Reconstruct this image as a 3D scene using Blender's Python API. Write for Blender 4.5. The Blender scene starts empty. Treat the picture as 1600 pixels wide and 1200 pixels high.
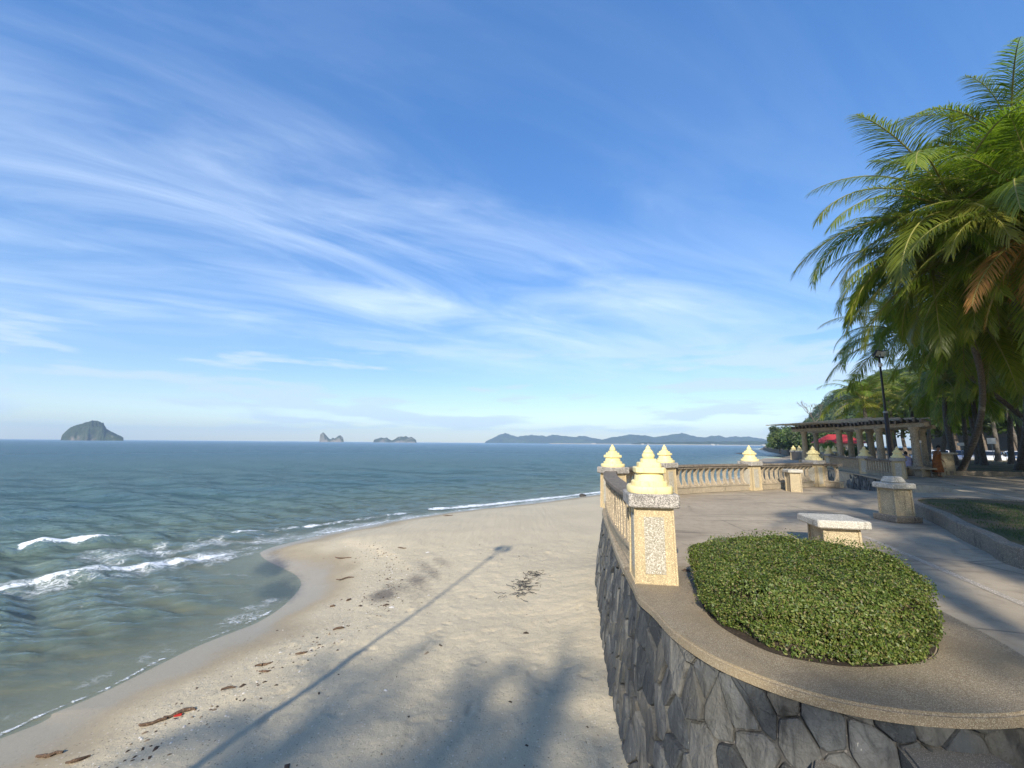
import bpy, bmesh, math, random
import numpy as np
from mathutils import Vector, Matrix
from mathutils.geometry import tessellate_polygon
R = math.radians
rng = random.Random(11)
nr = np.random.RandomState(7)
scn = bpy.context.scene
col = scn.collection

# ------------------------------------------------------------------ camera, sky, sun, exposure
EYE = 1.72
cd = bpy.data.cameras.new('camera'); cam = bpy.data.objects.new('camera', cd); col.objects.link(cam)
cd.sensor_width = 36.0; cd.lens = 36.0 * 650.0 / 1600.0
cd.clip_start = 0.05; cd.clip_end = 30000
cam.location = (0, 0, EYE)
cam.rotation_euler = (Matrix.Rotation(R(90 + 8.05), 3, 'X') @ Matrix.Rotation(R(0.47), 3, 'Z')).to_euler()
scn.camera = cam

SUN_EL, SUN_AZ = 28.0, 19.5            # light travels towards this azimuth (from +Y to +X)
LD = Vector((math.sin(R(SUN_AZ)) * math.cos(R(SUN_EL)), math.cos(R(SUN_AZ)) * math.cos(R(SUN_EL)), -math.sin(R(SUN_EL))))
sd = bpy.data.lights.new('sun', 'SUN'); sun = bpy.data.objects.new('sun', sd); col.objects.link(sun)
sd.energy = 4.1; sd.angle = R(0.8); sd.color = (1.0, 0.92, 0.79)
sun.rotation_euler = LD.to_track_quat('-Z', 'Y').to_euler()
scn.view_settings.view_transform = 'Standard'; scn.view_settings.look = 'None'
scn.view_settings.gamma = 1.0; scn.view_settings.use_curve_mapping = False
scn.view_settings.exposure = 0.80

world = bpy.data.worlds.new('World'); scn.world = world; world.use_nodes = True
def build_world():
    nt = world.node_tree; nt.nodes.clear()
    N = nt.nodes.new; L = nt.links.new
    out = N('ShaderNodeOutputWorld'); bg = N('ShaderNodeBackground'); L(bg.outputs[0], out.inputs[0])
    bg.inputs[1].default_value = 0.15
    sky = N('ShaderNodeTexSky'); sky.sky_type = 'NISHITA'; sky.sun_disc = False
    sky.sun_elevation = R(SUN_EL); sky.sun_rotation = R(180 + SUN_AZ)
    sky.air_density = 1.0; sky.dust_density = 0.4; sky.ozone_density = 3.0; sky.altitude = 0
    tc = N('ShaderNodeTexCoord'); sep = N('ShaderNodeSeparateXYZ'); L(tc.outputs['Generated'], sep.inputs[0])
    def M(op, a, b=None, clamp=False):
        n = N('ShaderNodeMath'); n.operation = op; n.use_clamp = clamp
        for i, v in enumerate((a, b)):
            if v is None: continue
            if isinstance(v, (int, float)): n.inputs[i].default_value = v
            else: L(v, n.inputs[i])
        return n.outputs[0]
    def SS(v, a, b):
        n = N('ShaderNodeMapRange'); n.interpolation_type = 'SMOOTHSTEP'; L(v, n.inputs[0])
        n.inputs[1].default_value = a; n.inputs[2].default_value = b; return n.outputs[0]
    zc = M('MAXIMUM', sep.outputs[2], 0.0)
    den = M('ADD', zc, 0.10)
    px = M('DIVIDE', sep.outputs[0], den); py = M('DIVIDE', sep.outputs[1], den)
    # rotate so that u runs along the cirrus streaks
    a = R(CIR_AZ); s, c = math.sin(a), math.cos(a)
    u = M('ADD', M('MULTIPLY', px, s), M('MULTIPLY', py, c))
    v = M('SUBTRACT', M('MULTIPLY', px, c), M('MULTIPLY', py, s))
    def noise(us, vs, off, scale, detail, rough, dist=0.0):
        cb = N('ShaderNodeCombineXYZ'); L(M('MULTIPLY', u, us), cb.inputs[0]); L(M('MULTIPLY', v, vs), cb.inputs[1]); cb.inputs[2].default_value = off
        n = N('ShaderNodeTexNoise'); L(cb.outputs[0], n.inputs['Vector']); n.inputs['Scale'].default_value = scale
        n.inputs['Detail'].default_value = detail; n.inputs['Roughness'].default_value = rough; n.inputs['Distortion'].default_value = dist
        return n.outputs['Fac']
    bands = noise(0.20, 1.0, CIR_SEED, 0.62, 3, 0.5, 0.8)
    wisps = noise(0.46, 1.15, CIR_SEED + 3.1, 1.5, 9, 0.60, 1.3)
    fib = noise(0.22, 2.6, CIR_SEED + 9.0, 2.6, 6, 0.6, 0.5)
    patch = noise(0.6, 0.6, CIR_SEED + 5.5, 0.35, 2, 0.5)
    d = M('ADD', M('MULTIPLY', bands, 0.8), M('ADD', M('MULTIPLY', wisps, 0.66), M('MULTIPLY', fib, 0.13)))
    d = M('ADD', d, M('MULTIPLY', M('SUBTRACT', patch, 0.5), 0.7))
    cir = M('MULTIPLY', SS(d, 0.66, 1.16), M('ADD', 0.14, M('MULTIPLY', SS(M('ABSOLUTE', v), 0.7, 1.5), 0.60)))  # cloud band repeats behind the viewer, added for whiter fill light
    cir = M('MULTIPLY', cir, SS(sep.outputs[2], 0.05, 0.34))
    # small low clouds near the horizon
    cb = N('ShaderNodeCombineXYZ'); L(M('ADD', M('MULTIPLY', sep.outputs[0], 3.2), 4.6), cb.inputs[0]); L(M('MULTIPLY', sep.outputs[1], 3.2), cb.inputs[1]); L(M('MULTIPLY', sep.outputs[2], 22.0), cb.inputs[2])
    n2 = N('ShaderNodeTexNoise'); L(cb.outputs[0], n2.inputs['Vector']); n2.inputs['Scale'].default_value = 1.15; n2.inputs['Detail'].default_value = 6; n2.inputs['Roughness'].default_value = 0.55
    low = SS(n2.outputs['Fac'], 0.48, 0.58)
    low = M('MULTIPLY', low, M('MULTIPLY', SS(sep.outputs[2], 0.005, 0.05), SS(sep.outputs[2], 0.26, 0.16)))
    low = M('MULTIPLY', low, 0.7)
    def mix(f, x, colr):
        m = N('ShaderNodeMix'); m.data_type = 'RGBA'; L(f, m.inputs[0]); L(x, m.inputs[6]); m.inputs[7].default_value = (*colr, 1); return m.outputs[2]
    gm = N('ShaderNodeGamma'); L(sky.outputs[0], gm.inputs[0]); gm.inputs[1].default_value = 0.58
    hsv = N('ShaderNodeHueSaturation'); L(gm.outputs[0], hsv.inputs['Color']); hsv.inputs['Hue'].default_value = 0.515; hsv.inputs['Saturation'].default_value = SKY_SAT; hsv.inputs['Value'].default_value = 1.52
    c1 = mix(cir, hsv.outputs[0], CIR_COL)
    c2 = mix(low, c1, LOW_COL)
    L(c2, bg.inputs[0])
CIR_AZ, CIR_SEED, SKY_SAT = 62.0, 2.4, 1.68
CIR_COL = (4.1, 4.75, 5.6); LOW_COL = (2.75, 3.45, 4.3)
build_world()

# ------------------------------------------------------------------ helpers
def tag(o, label=None, cat=None, group=None, kind=None):
    if label: o['label'] = label
    if cat: o['category'] = cat
    if group: o['group'] = group
    if kind: o['kind'] = kind
    return o
def empty(name, loc=(0, 0, 0), rz=0.0):
    o = bpy.data.objects.new(name, None); col.objects.link(o); o.location = loc; o.rotation_euler = (0, 0, rz); o.empty_display_size = 0.2
    return o
def link(name, me, parent=None, loc=None, rot=None, scale=None, mat=None):
    o = bpy.data.objects.new(name, me); col.objects.link(o); o.parent = parent
    if loc is not None: o.location = loc
    if rot is not None: o.rotation_euler = rot
    if scale is not None: o.scale = scale
    return o
def mesh_np(name, V, F, mat, smooth=False):
    V = np.asarray(V, np.float32).reshape(-1, 3)
    me = bpy.data.meshes.new(name)
    if isinstance(F, np.ndarray):
        k = F.shape[1]; nf = len(F)
        me.vertices.add(len(V)); me.vertices.foreach_set('co', V.ravel())
        me.loops.add(nf * k); me.loops.foreach_set('vertex_index', F.astype(np.int32).ravel())
        me.polygons.add(nf); me.polygons.foreach_set('loop_start', np.arange(0, nf * k, k, dtype=np.int32))
        me.update(calc_edges=True)
    else:
        me.from_pydata(V.tolist(), [], F)
    me.validate(); me.update()
    if mat: me.materials.append(mat)
    if smooth: me.polygons.foreach_set('use_smooth', np.ones(len(me.polygons), bool))
    return me
class MB:
    def __init__(s): s.v = []; s.f = []
    def add(s, V, F):
        b = len(s.v); s.v += [tuple(p) for p in V]; s.f += [tuple(i + b for i in f) for f in F]; return s
    def box(s, c, size, rz=0.0, ch=0.0, taper=1.0, M=None):
        hx, hy, hz = size[0] / 2, size[1] / 2, size[2] / 2
        ch = min(ch, hx * .45, hy * .45, hz * .45)
        V = []; 
        if ch <= 0:
            P = [(sx * hx * (taper if sz > 0 else 1), sy * hy * (taper if sz > 0 else 1), sz * hz) for sz in (-1, 1) for sx, sy in ((-1, -1), (1, -1), (1, 1), (-1, 1))]
            F = [(3, 2, 1, 0), (4, 5, 6, 7), (0, 1, 5, 4), (1, 2, 6, 5), (2, 3, 7, 6), (3, 0, 4, 7)]
        else:
            P = []; F = []
            def ring(ax, ay, z):
                b = len(P); P.extend([(-ax + ch, -ay, z), (ax - ch, -ay, z), (ax, -ay + ch, z), (ax, ay - ch, z), (ax - ch, ay, z), (-ax + ch, ay, z), (-ax, ay - ch, z), (-ax, -ay + ch, z)]); return b
            t = taper
            rs = [ring(hx - ch, hy - ch, -hz), ring(hx, hy, -hz + ch), ring(hx * t, hy * t, hz - ch), ring(hx * t - ch, hy * t - ch, hz)]
            F.append(tuple(rs[0] + i for i in range(7, -1, -1))); F.append(tuple(rs[3] + i for i in range(8)))
            for a, b in zip(rs, rs[1:]):
                for i in range(8): F.append((a + i, a + (i + 1) % 8, b + (i + 1) % 8, b + i))
        cs, sn = math.cos(rz), math.sin(rz)
        for x, y, z in P:
            p = (c[0] + x * cs - y * sn, c[1] + x * sn + y * cs, c[2] + z)
            V.append(tuple(M @ Vector(p)) if M else p)
        return s.add(V, F)
    def lathe(s, prof, seg=20, c=(0, 0, 0), sq=0.0, rz=0.0):
        # sq 0 round .. 1 square-ish section
        V = []; F = []
        for r, z in prof:
            for i in range(seg):
                a = 2 * math.pi * i / seg + rz; k = 1.0
                if sq: 
                    m = max(abs(math.cos(a - rz)), abs(math.sin(a - rz))); k = (1 - sq) + sq * min(1 / m, 1.30)
                V.append((c[0] + r * k * math.cos(a), c[1] + r * k * math.sin(a), c[2] + z))
        n = len(prof)
        for j in range(n - 1):
            for i in range(seg): F.append((j * seg + i, j * seg + (i + 1) % seg, (j + 1) * seg + (i + 1) % seg, (j + 1) * seg + i))
        F.append(tuple(range(seg - 1, -1, -1))); F.append(tuple((n - 1) * seg + i for i in range(seg)))
        return s.add(V, F)
    def tube(s, pts, rad, seg=8):
        pts = [Vector(p) for p in pts]; V = []; F = []
        if not hasattr(rad, '__len__'): rad = [rad] * len(pts)
        up = Vector((0.13, 0.21, 1)).normalized()
        for i, p in enumerate(pts):
            t = (pts[min(i + 1, len(pts) - 1)] - pts[max(i - 1, 0)]).normalized()
            a = t.cross(up)
            if a.length < 0.05: a = t.cross(Vector((1, 0, 0)))
            a.normalize(); b = t.cross(a).normalized()
            for k in range(seg):
                an = 2 * math.pi * k / seg; V.append(p + (a * math.cos(an) + b * math.sin(an)) * rad[i])
        for i in range(len(pts) - 1):
            for k in range(seg): F.append((i * seg + k, i * seg + (k + 1) % seg, (i + 1) * seg + (k + 1) % seg, (i + 1) * seg + k))
        F.append(tuple(range(seg))); F.append(tuple((len(pts) - 1) * seg + k for k in range(seg - 1, -1, -1)))
        return s.add(V, F)
    def mesh(s, name, mat, smooth=False):
        me = mesh_np(name, s.v, s.f, mat, False)
        bm = bmesh.new(); bm.from_mesh(me); bmesh.ops.recalc_face_normals(bm, faces=bm.faces); bm.to_mesh(me); bm.free()
        if smooth:
            me.polygons.foreach_set('use_smooth', np.ones(len(me.polygons), bool))
            try: me.set_sharp_from_angle(angle=R(38))
            except Exception: pass
        return me
    def build(s, name, mat, parent=None, smooth=False, **k):
        return link(name, s.mesh(name, mat, smooth), parent, **k)
def catmull(P, n=8, closed=False):
    P = [np.array(p, float) for p in P]; out = []; m = len(P)
    rngi = range(m) if closed else range(m - 1)
    for i in rngi:
        if closed: a, b, c, d = P[(i - 1) % m], P[i], P[(i + 1) % m], P[(i + 2) % m]
        else: a, b, c, d = P[max(i - 1, 0)], P[i], P[i + 1], P[min(i + 2, m - 1)]
        for k in range(n):
            t = k / n
            out.append(0.5 * (2 * b + (c - a) * t + (2 * a - 5 * b + 4 * c - d) * t * t + (3 * b - a - 3 * c + d) * t ** 3))
    if not closed: out.append(P[-1])
    return np.array(out)
class Path:
    def __init__(s, pts):
        s.p = np.array(pts, float); d = np.linalg.norm(np.diff(s.p, axis=0), axis=1); s.s = np.concatenate([[0], np.cumsum(d)]); s.L = s.s[-1]
    def at(s, q): return np.array([np.interp(q, s.s, s.p[:, 0]), np.interp(q, s.s, s.p[:, 1])])
    def tan(s, q, e=0.08):
        t = s.at(min(q + e, s.L)) - s.at(max(q - e, 0)); return t / np.linalg.norm(t)
    def nrm(s, q): t = s.tan(q); return np.array([-t[1], t[0]])
    def near(s, pt): return s.s[np.argmin(np.linalg.norm(s.p - np.array(pt), axis=1))]
    def sub(s, a, b, step=0.25):
        n = max(2, int(abs(b - a) / step) + 1); return np.linspace(a, b, n)
def sweep(mb, path, qs, sec):
    # sec: closed section [(offset outward, z)]
    k = len(sec); V = []; F = []
    for q in qs:
        p = path.at(q); n = path.nrm(q)
        for o, z in sec: V.append((p[0] + n[0] * o, p[1] + n[1] * o, z))
    for i in range(len(qs) - 1):
        for j in range(k): F.append((i * k + j, i * k + (j + 1) % k, (i + 1) * k + (j + 1) % k, (i + 1) * k + j))
    F.append(tuple(range(k))); F.append(tuple((len(qs) - 1) * k + j for j in range(k - 1, -1, -1)))
    return mb.add(V, F)
def poly_sheet(name, loops, z, mat, thick=0.0, parent=None):
    vv = [[Vector((p[0], p[1], 0)) for p in lp] for lp in loops]
    flat = [p for lp in vv for p in lp]
    tri = tessellate_polygon(vv)
    V = [(p.x, p.y, z) for p in flat]; F = [tuple(t) for t in tri]
    if thick:
        b = len(V); V += [(p.x, p.y, z - thick) for p in flat]
        i0 = 0
        for lp in vv:
            n = len(lp)
            for i in range(n): F.append((i0 + i, i0 + (i + 1) % n, b + i0 + (i + 1) % n, b + i0 + i))
            i0 += n
    me = mesh_np(name, V, F, mat)
    bm = bmesh.new(); bm.from_mesh(me); bmesh.ops.recalc_face_normals(bm, faces=bm.faces)
    up = [f for f in bm.faces if abs(f.normal.z) > .9]
    if up and up[0].normal.z < 0: bmesh.ops.reverse_faces(bm, faces=bm.faces)
    bm.to_mesh(me); bm.free()
    return link(name, me, parent)
def copy_tree(o, parent=None):
    c = o.copy(); col.objects.link(c); c.parent = parent
    for ch in list(o.children): copy_tree(ch, c)
    return c
# value noise
def _h(ix, iy, seed):
    n = (ix.astype(np.int64) * 374761393 + iy.astype(np.int64) * 668265263 + seed * 1442695041) & 0x7fffffff
    n = ((n ^ (n >> 13)) * 1274126177) & 0x7fffffff
    return ((n ^ (n >> 16)) & 0xffff) / 65535.0
def vnoise(x, y, seed=0):
    x = np.asarray(x, float); y = np.asarray(y, float)
    ix, iy = np.floor(x), np.floor(y); fx, fy = x - ix, y - iy
    fx = fx * fx * (3 - 2 * fx); fy = fy * fy * (3 - 2 * fy)
    a, b, c, d = _h(ix, iy, seed), _h(ix + 1, iy, seed), _h(ix, iy + 1, seed), _h(ix + 1, iy + 1, seed)
    return (a * (1 - fx) + b * fx) * (1 - fy) + (c * (1 - fx) + d * fx) * fy
def fbm(x, y, seed=0, oct=4, g=0.5):
    t = 0; a = 1; w = 0
    for i in range(oct): t = t + a * vnoise(x * 2 ** i, y * 2 ** i, seed + i * 17); w += a; a *= g
    return t / w
def sstep(x, a, b):
    t = np.clip((x - a) / (b - a), 0, 1); return t * t * (3 - 2 * t)
def seg_dist(X, Y, poly):
    best = np.full(X.shape, 1e9); par = np.zeros(X.shape); acc = 0
    for (ax, ay), (bx, by) in zip(poly[:-1], poly[1:]):
        dx, dy = bx - ax, by - ay; L2 = dx * dx + dy * dy
        t = np.clip(((X - ax) * dx + (Y - ay) * dy) / L2, 0, 1)
        d = np.hypot(X - ax - t * dx, Y - ay - t * dy)
        m = d < best; best = np.where(m, d, best); par = np.where(m, acc + t * math.sqrt(L2), par); acc += math.sqrt(L2)
    return best, par / acc
def inside(X, Y, poly):
    r = np.zeros(X.shape, bool); n = len(poly)
    for i in range(n):
        ax, ay = poly[i]; bx, by = poly[(i + 1) % n]
        if ay == by: continue
        c = ((ay > Y) != (by > Y)) & (X < (bx - ax) * (Y - ay) / (by - ay) + ax); r ^= c
    return r
# survey: where a sight line of the photograph meets a level (used once to measure the site plan)
FW = np.array([0, math.cos(R(8.05)), math.sin(R(8.05))]); U0 = np.cross([1., 0, 0], FW)
RR = np.array([1., 0, 0]) * math.cos(R(.47)) + U0 * math.sin(R(.47)); UU = -np.array([1., 0, 0]) * math.sin(R(.47)) + U0 * math.cos(R(.47))
def ray(x, y): return FW + RR * (x - 800) / 650. - UU * (y - 600) / 650.
def atz(x, y, z): d = ray(x, y); return (np.array([0, 0, EYE]) + d * ((z - EYE) / d[2]))
def aty(x, y, Y): d = ray(x, y); return (np.array([0, 0, EYE]) + d * (Y / d[1]))

# ------------------------------------------------------------------ materials
class NT:
    def __init__(s, name):
        s.m = bpy.data.materials.new(name); s.m.use_nodes = True; s.t = s.m.node_tree; s.t.nodes.clear()
        s.out = s.N('ShaderNodeOutputMaterial')
    def N(s, k, **kw):
        n = s.t.nodes.new(k)
        for a, b in kw.items(): setattr(n, a, b)
        return n
    def L(s, a, b): s.t.links.new(a, b)
    def set(s, sock, v):
        if hasattr(v, 'links') or isinstance(v, bpy.types.NodeSocket): s.L(v, sock)
        elif isinstance(v, tuple) and len(v) == 3: sock.default_value = (*v, 1)
        else: sock.default_value = v
    def M(s, op, a, b=None, clamp=False):
        n = s.N('ShaderNodeMath', operation=op, use_clamp=clamp); s.set(n.inputs[0], a)
        if b is not None: s.set(n.inputs[1], b)
        return n.outputs[0]
    def obj(s): return s.N('ShaderNodeTexCoord').outputs['Object']
    def pos(s): return s.N('ShaderNodeNewGeometry').outputs['Position']
    def scale(s, v, sc): n = s.N('ShaderNodeVectorMath', operation='MULTIPLY'); s.L(v, n.inputs[0]); n.inputs[1].default_value = sc; return n.outputs[0]
    def noise(s, v, sc, det=4, rough=0.55, dist=0.0):
        n = s.N('ShaderNodeTexNoise'); s.L(v, n.inputs['Vector']); n.inputs['Scale'].default_value = sc; n.inputs['Detail'].default_value = det; n.inputs['Roughness'].default_value = rough; n.inputs['Distortion'].default_value = dist
        return n.outputs['Fac']
    def voro(s, v, sc, feat='F1', out='Distance'):
        n = s.N('ShaderNodeTexVoronoi', feature=feat); s.L(v, n.inputs['Vector']); n.inputs['Scale'].default_value = sc; return n.outputs[out]
    def ss(s, v, a, b, lo=0.0, hi=1.0):
        n = s.N('ShaderNodeMapRange', interpolation_type='SMOOTHSTEP'); s.L(v, n.inputs[0]); n.inputs[1].default_value = a; n.inputs[2].default_value = b; n.inputs[3].default_value = lo; n.inputs[4].default_value = hi; return n.outputs[0]
    def mix(s, f, a, b, mode='MIX'):
        n = s.N('ShaderNodeMix', data_type='RGBA', blend_type=mode); s.set(n.inputs[0], f); s.set(n.inputs[6], a); s.set(n.inputs[7], b); return n.outputs[2]
    def ramp(s, f, stops):
        n = s.N('ShaderNodeValToRGB'); s.L(f, n.inputs[0]); e = n.color_ramp.elements
        while len(e) < len(stops): e.new(0.5)
        for el, (p, c) in zip(e, stops): el.position = p; el.color = (*c, 1)
        return n.outputs[0]
    def attr(s, name): return s.N('ShaderNodeAttribute', attribute_name=name).outputs['Fac']
    def bump(s, h, strength=0.4, dist=0.01, n=None):
        b = s.N('ShaderNodeBump'); b.inputs['Strength'].default_value = strength; b.inputs['Distance'].default_value = dist; s.L(h, b.inputs['Height'])
        if n: s.L(n, b.inputs['Normal'])
        return b.outputs[0]
    def rand(s): return s.N('ShaderNodeObjectInfo').outputs['Random']
    def island(s): return s.N('ShaderNodeNewGeometry').outputs['Random Per Island']
    def bsdf(s, base, rough=0.8, normal=None, metal=0.0, spec=0.3):
        p = s.N('ShaderNodeBsdfPrincipled'); s.set(p.inputs['Base Color'], base); s.set(p.inputs['Roughness'], rough); p.inputs['Metallic'].default_value = metal; p.inputs['Specular IOR Level'].default_value = spec
        if normal: s.L(normal, p.inputs['Normal'])
        return p.outputs[0]
    def done(s, sh): s.L(sh, s.out.inputs[0]); return s.m
def stone_mat(name, base, dark, grit=60.0, stain=(0.06, 0.055, 0.045), stain_amt=0.6, rough=0.9, bumpd=0.004, grime=0.5):
    t = NT(name); p = t.pos()
    n1 = t.noise(p, 2.3, 5, .6); n2 = t.noise(p, grit, 3, .6); n3 = t.noise(t.scale(p, (5, 5, 1.2)), 1.6, 5, .65)
    c = t.mix(t.ss(n1, .3, .7), base, dark)
    c = t.mix(t.ss(n2, .38, .66), c, tuple(x * .62 for x in base), 'MIX')
    c = t.mix(t.M('MULTIPLY', t.ss(n3, .52, .74), stain_amt), c, stain)
    v = t.voro(p, grit * 1.7, out='Color'); hs = t.N('ShaderNodeSeparateColor'); t.L(v, hs.inputs[0])
    c = t.mix(t.ss(hs.outputs[0], .82, .9), c, tuple(min(1, x * 1.55) for x in base))
    h = t.M('ADD', t.M('MULTIPLY', n2, .7), t.M('MULTIPLY', t.noise(p, 9, 4), .8))
    return t.done(t.bsdf(c, rough, t.bump(h, .7, bumpd)))
def plain(name, base, rough=0.6, metal=0.0, var=0.15, sc=6.0, spec=0.3):
    t = NT(name); n = t.noise(t.obj(), sc, 4)
    c = t.mix(t.ss(n, .3, .7), base, tuple(x * (1 - var) for x in base))
    return t.done(t.bsdf(c, rough, t.bump(t.noise(t.obj(), sc * 8, 3), .15, .003), metal, spec))
MAT = {}
def mat_concrete():
    t = NT('plaza_concrete'); p = t.pos()
    n1 = t.noise(p, .55, 6, .6, .4); n2 = t.noise(p, 5, 5, .6); n3 = t.noise(p, 95, 2)
    n4 = t.noise(t.scale(p, (.35, 1.5, 1)), .9, 6, .65, .8)
    c = t.mix(t.ss(n1, .3, .72), (.44, .365, .26), (.34, .28, .20))
    c = t.mix(t.M('MULTIPLY', t.ss(n2, .45, .7), .45), c, (.245, .19, .125))
    c = t.mix(t.M('MULTIPLY', t.ss(n4, .50, .68), .68), c, (.165, .135, .10))
    c = t.mix(t.M('MULTIPLY', t.ss(n3, .5, .72), .35), c, (.16, .13, .10))
    cr = t.voro(t.scale(p, (1, 1, 1)), .42, 'DISTANCE_TO_EDGE'); cr2 = t.M('MULTIPLY', t.ss(cr, .012, .003), t.ss(t.noise(p, .8), .5, .6))
    c = t.mix(t.M('MULTIPLY', cr2, .6), c, (.10, .085, .07))
    return t.done(t.bsdf(c, .88, t.bump(t.M('ADD', n3, t.M('MULTIPLY', n2, .6)), .5, .004)))
def mat_aggregate():
    t = NT('washed_aggregate'); p = t.pos()
    n1 = t.noise(p, 1.4, 6, .62, .5); n3 = t.noise(p, 130, 2, .6); v = t.voro(p, 230, out='Color'); hs = t.N('ShaderNodeSeparateColor'); t.L(v, hs.inputs[0])
    c = t.ramp(hs.outputs[0], [(0, (.165, .128, .083)), (.45, (.235, .185, .12)), (.75, (.30, .245, .165)), (1, (.46, .41, .31))])
    c = t.mix(t.M('MULTIPLY', t.ss(n1, .45, .72), .6), c, (.16, .13, .095))
    n2 = t.noise(p, .9, 4); c = t.mix(t.M('MULTIPLY', t.ss(n2, .5, .7), .45), c, (.30, .23, .13))
    h = t.voro(p, 170)
    return t.done(t.bsdf(c, .85, t.bump(t.M('ADD', t.M('MULTIPLY', h, -1.0), t.M('MULTIPLY', t.noise(p, 14, 4), .8)), .8, .004)))
def mat_granite():
    t = NT('granite_cap'); p = t.pos(); v = t.voro(p, 130, out='Color'); hs = t.N('ShaderNodeSeparateColor'); t.L(v, hs.inputs[0])
    c = t.ramp(hs.outputs[0], [(0, (.06, .055, .05)), (.3, (.22, .2, .18)), (.6, (.36, .33, .29)), (1, (.62, .58, .52))])
    n = t.noise(p, 5, 5, .65); c = t.mix(t.M('MULTIPLY', t.ss(n, .48, .7), .55), c, (.08, .075, .065))
    return t.done(t.bsdf(c, .7, t.bump(t.voro(p, 130), .25, .002)))
def mat_pebble():
    t = NT('pebble_dash_panel'); p = t.pos(); v = t.voro(p, 85, out='Color'); hs = t.N('ShaderNodeSeparateColor'); t.L(v, hs.inputs[0])
    c = t.ramp(hs.outputs[0], [(0, (.20, .18, .14)), (.35, (.44, .41, .33)), (.7, (.62, .59, .5)), (1, (.80, .78, .71))])
    e = t.voro(p, 85, 'DISTANCE_TO_EDGE'); c = t.mix(t.ss(e, .18, .04), c, (.30, .26, .19))
    return t.done(t.bsdf(c, .75, t.bump(t.ss(e, 0, .3), .6, .004)))
def mat_rubble():
    t = NT('slate_rubble'); p = t.pos(); r = t.rand()
    base = t.ramp(r, [(0, (.045, .050, .054)), (.22, (.10, .108, .112)), (.4, (.20, .20, .19)), (.55, (.075, .082, .09)), (.7, (.24, .225, .195)), (.82, (.12, .125, .125)), (.92, (.16, .145, .12)), (1, (.085, .09, .092))])
    n1 = t.noise(t.scale(p, (9, 9, 3.2)), 1.0, 6, .7, 1.2); n2 = t.noise(p, 26, 5, .65)
    c = t.mix(t.M('MULTIPLY', t.ss(n1, .42, .7), .6), base, (.028, .031, .035))
    c = t.mix(t.M('MULTIPLY', t.ss(n2, .55, .75), .5), c, (.19, .195, .19))
    n3 = t.noise(p, 1.1, 4); c = t.mix(t.M('MULTIPLY', t.ss(n3, .5, .68), .5), c, (.17, .155, .12)); n5 = t.noise(t.scale(p, (2.2, 2.2, .6)), 1.3, 5, .6); c = t.mix(t.M('MULTIPLY', t.ss(n5, .52, .64), .75), c, (.035, .036, .036))
    n4 = t.noise(t.scale(p, (6, 6, 2.5)), 2.3, 5, .6); c = t.mix(t.ss(n4, .715, .745), c, (.45, .43, .39))
    c = t.mix(1.0, c, (.66, .68, .70), 'MULTIPLY')
    h = t.M('ADD', t.M('MULTIPLY', n1, 1.2), t.M('MULTIPLY', n2, .7))
    return t.done(t.bsdf(c, .78, t.bump(h, 1.0, .028)))
def mat_yellow():
    t = NT('yellow_paint'); p = t.pos(); n = t.noise(p, 7, 5, .65); n2 = t.noise(t.scale(p, (14, 14, 3)), 1.5, 5, .6)
    c = t.mix(t.ss(n, .3, .7), (.80, .68, .34), (.74, .62, .31))
    c = t.mix(t.M('MULTIPLY', t.ss(n2, .52, .72), .6), c, (.34, .29, .17))
    return t.done(t.bsdf(c, .55, t.bump(t.noise(p, 60, 3), .2, .003)))
def mat_sand():
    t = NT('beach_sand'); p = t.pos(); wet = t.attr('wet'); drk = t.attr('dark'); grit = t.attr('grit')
    n1 = t.noise(p, .5, 5); n2 = t.noise(p, 70, 3, .7); n3 = t.noise(p, 11, 5, .7); n4 = t.noise(p, 240, 2, .6)
    c = t.mix(t.ss(n1, .3, .7), (.555, .475, .33), (.50, .43, .30))
    c = t.mix(t.M('MULTIPLY', t.ss(n3, .5, .74), .28), c, (.36, .30, .21))
    c = t.mix(t.M('MULTIPLY', t.ss(n4, .5, .8), .3), c, (.30, .25, .18))
    v = t.voro(p, 26, out='Color'); hs = t.N('ShaderNodeSeparateColor'); t.L(v, hs.inputs[0]); vd = t.voro(p, 26)
    spk = t.M('MULTIPLY', t.ss(vd, .36, .22), grit)
    c = t.mix(t.M('MULTIPLY', t.M('MULTIPLY', t.ss(hs.outputs[0], .80, .86), spk), .75), c, (.10, .075, .05))
    c = t.mix(t.M('MULTIPLY', t.M('MULTIPLY', t.ss(hs.outputs[1], .84, .9), spk), .8), c, (.78, .72, .62))
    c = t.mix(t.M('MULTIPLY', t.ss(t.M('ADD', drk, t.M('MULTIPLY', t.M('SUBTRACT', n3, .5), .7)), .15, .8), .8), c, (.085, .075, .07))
    w = t.ss(t.M('ADD', wet, t.M('MULTIPLY', t.M('SUBTRACT', n1, .5), .35)), .2, .8)
    wc = t.mix(1.0, c, (.63, .60, .56), 'MULTIPLY')
    c = t.mix(w, c, wc)
    rg = t.N('ShaderNodeMapRange'); t.L(t.ss(wet, .62, .98), rg.inputs[0]); rg.inputs[3].default_value = .95; rg.inputs[4].default_value = .28
    h = t.M('ADD', t.M('MULTIPLY', n2, .5), t.M('ADD', t.M('MULTIPLY', n3, 1.3), t.M('MULTIPLY', n4, .25)))
    bs = t.N('ShaderNodeBump'); bs.inputs['Distance'].default_value = .022; t.L(h, bs.inputs['Height']); t.L(t.M('SUBTRACT', 0.85, t.M('MULTIPLY', w, .65)), bs.inputs['Strength'])
    return t.done(t.bsdf(c, rg.outputs[0], bs.outputs[0], 0, .35))
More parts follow.
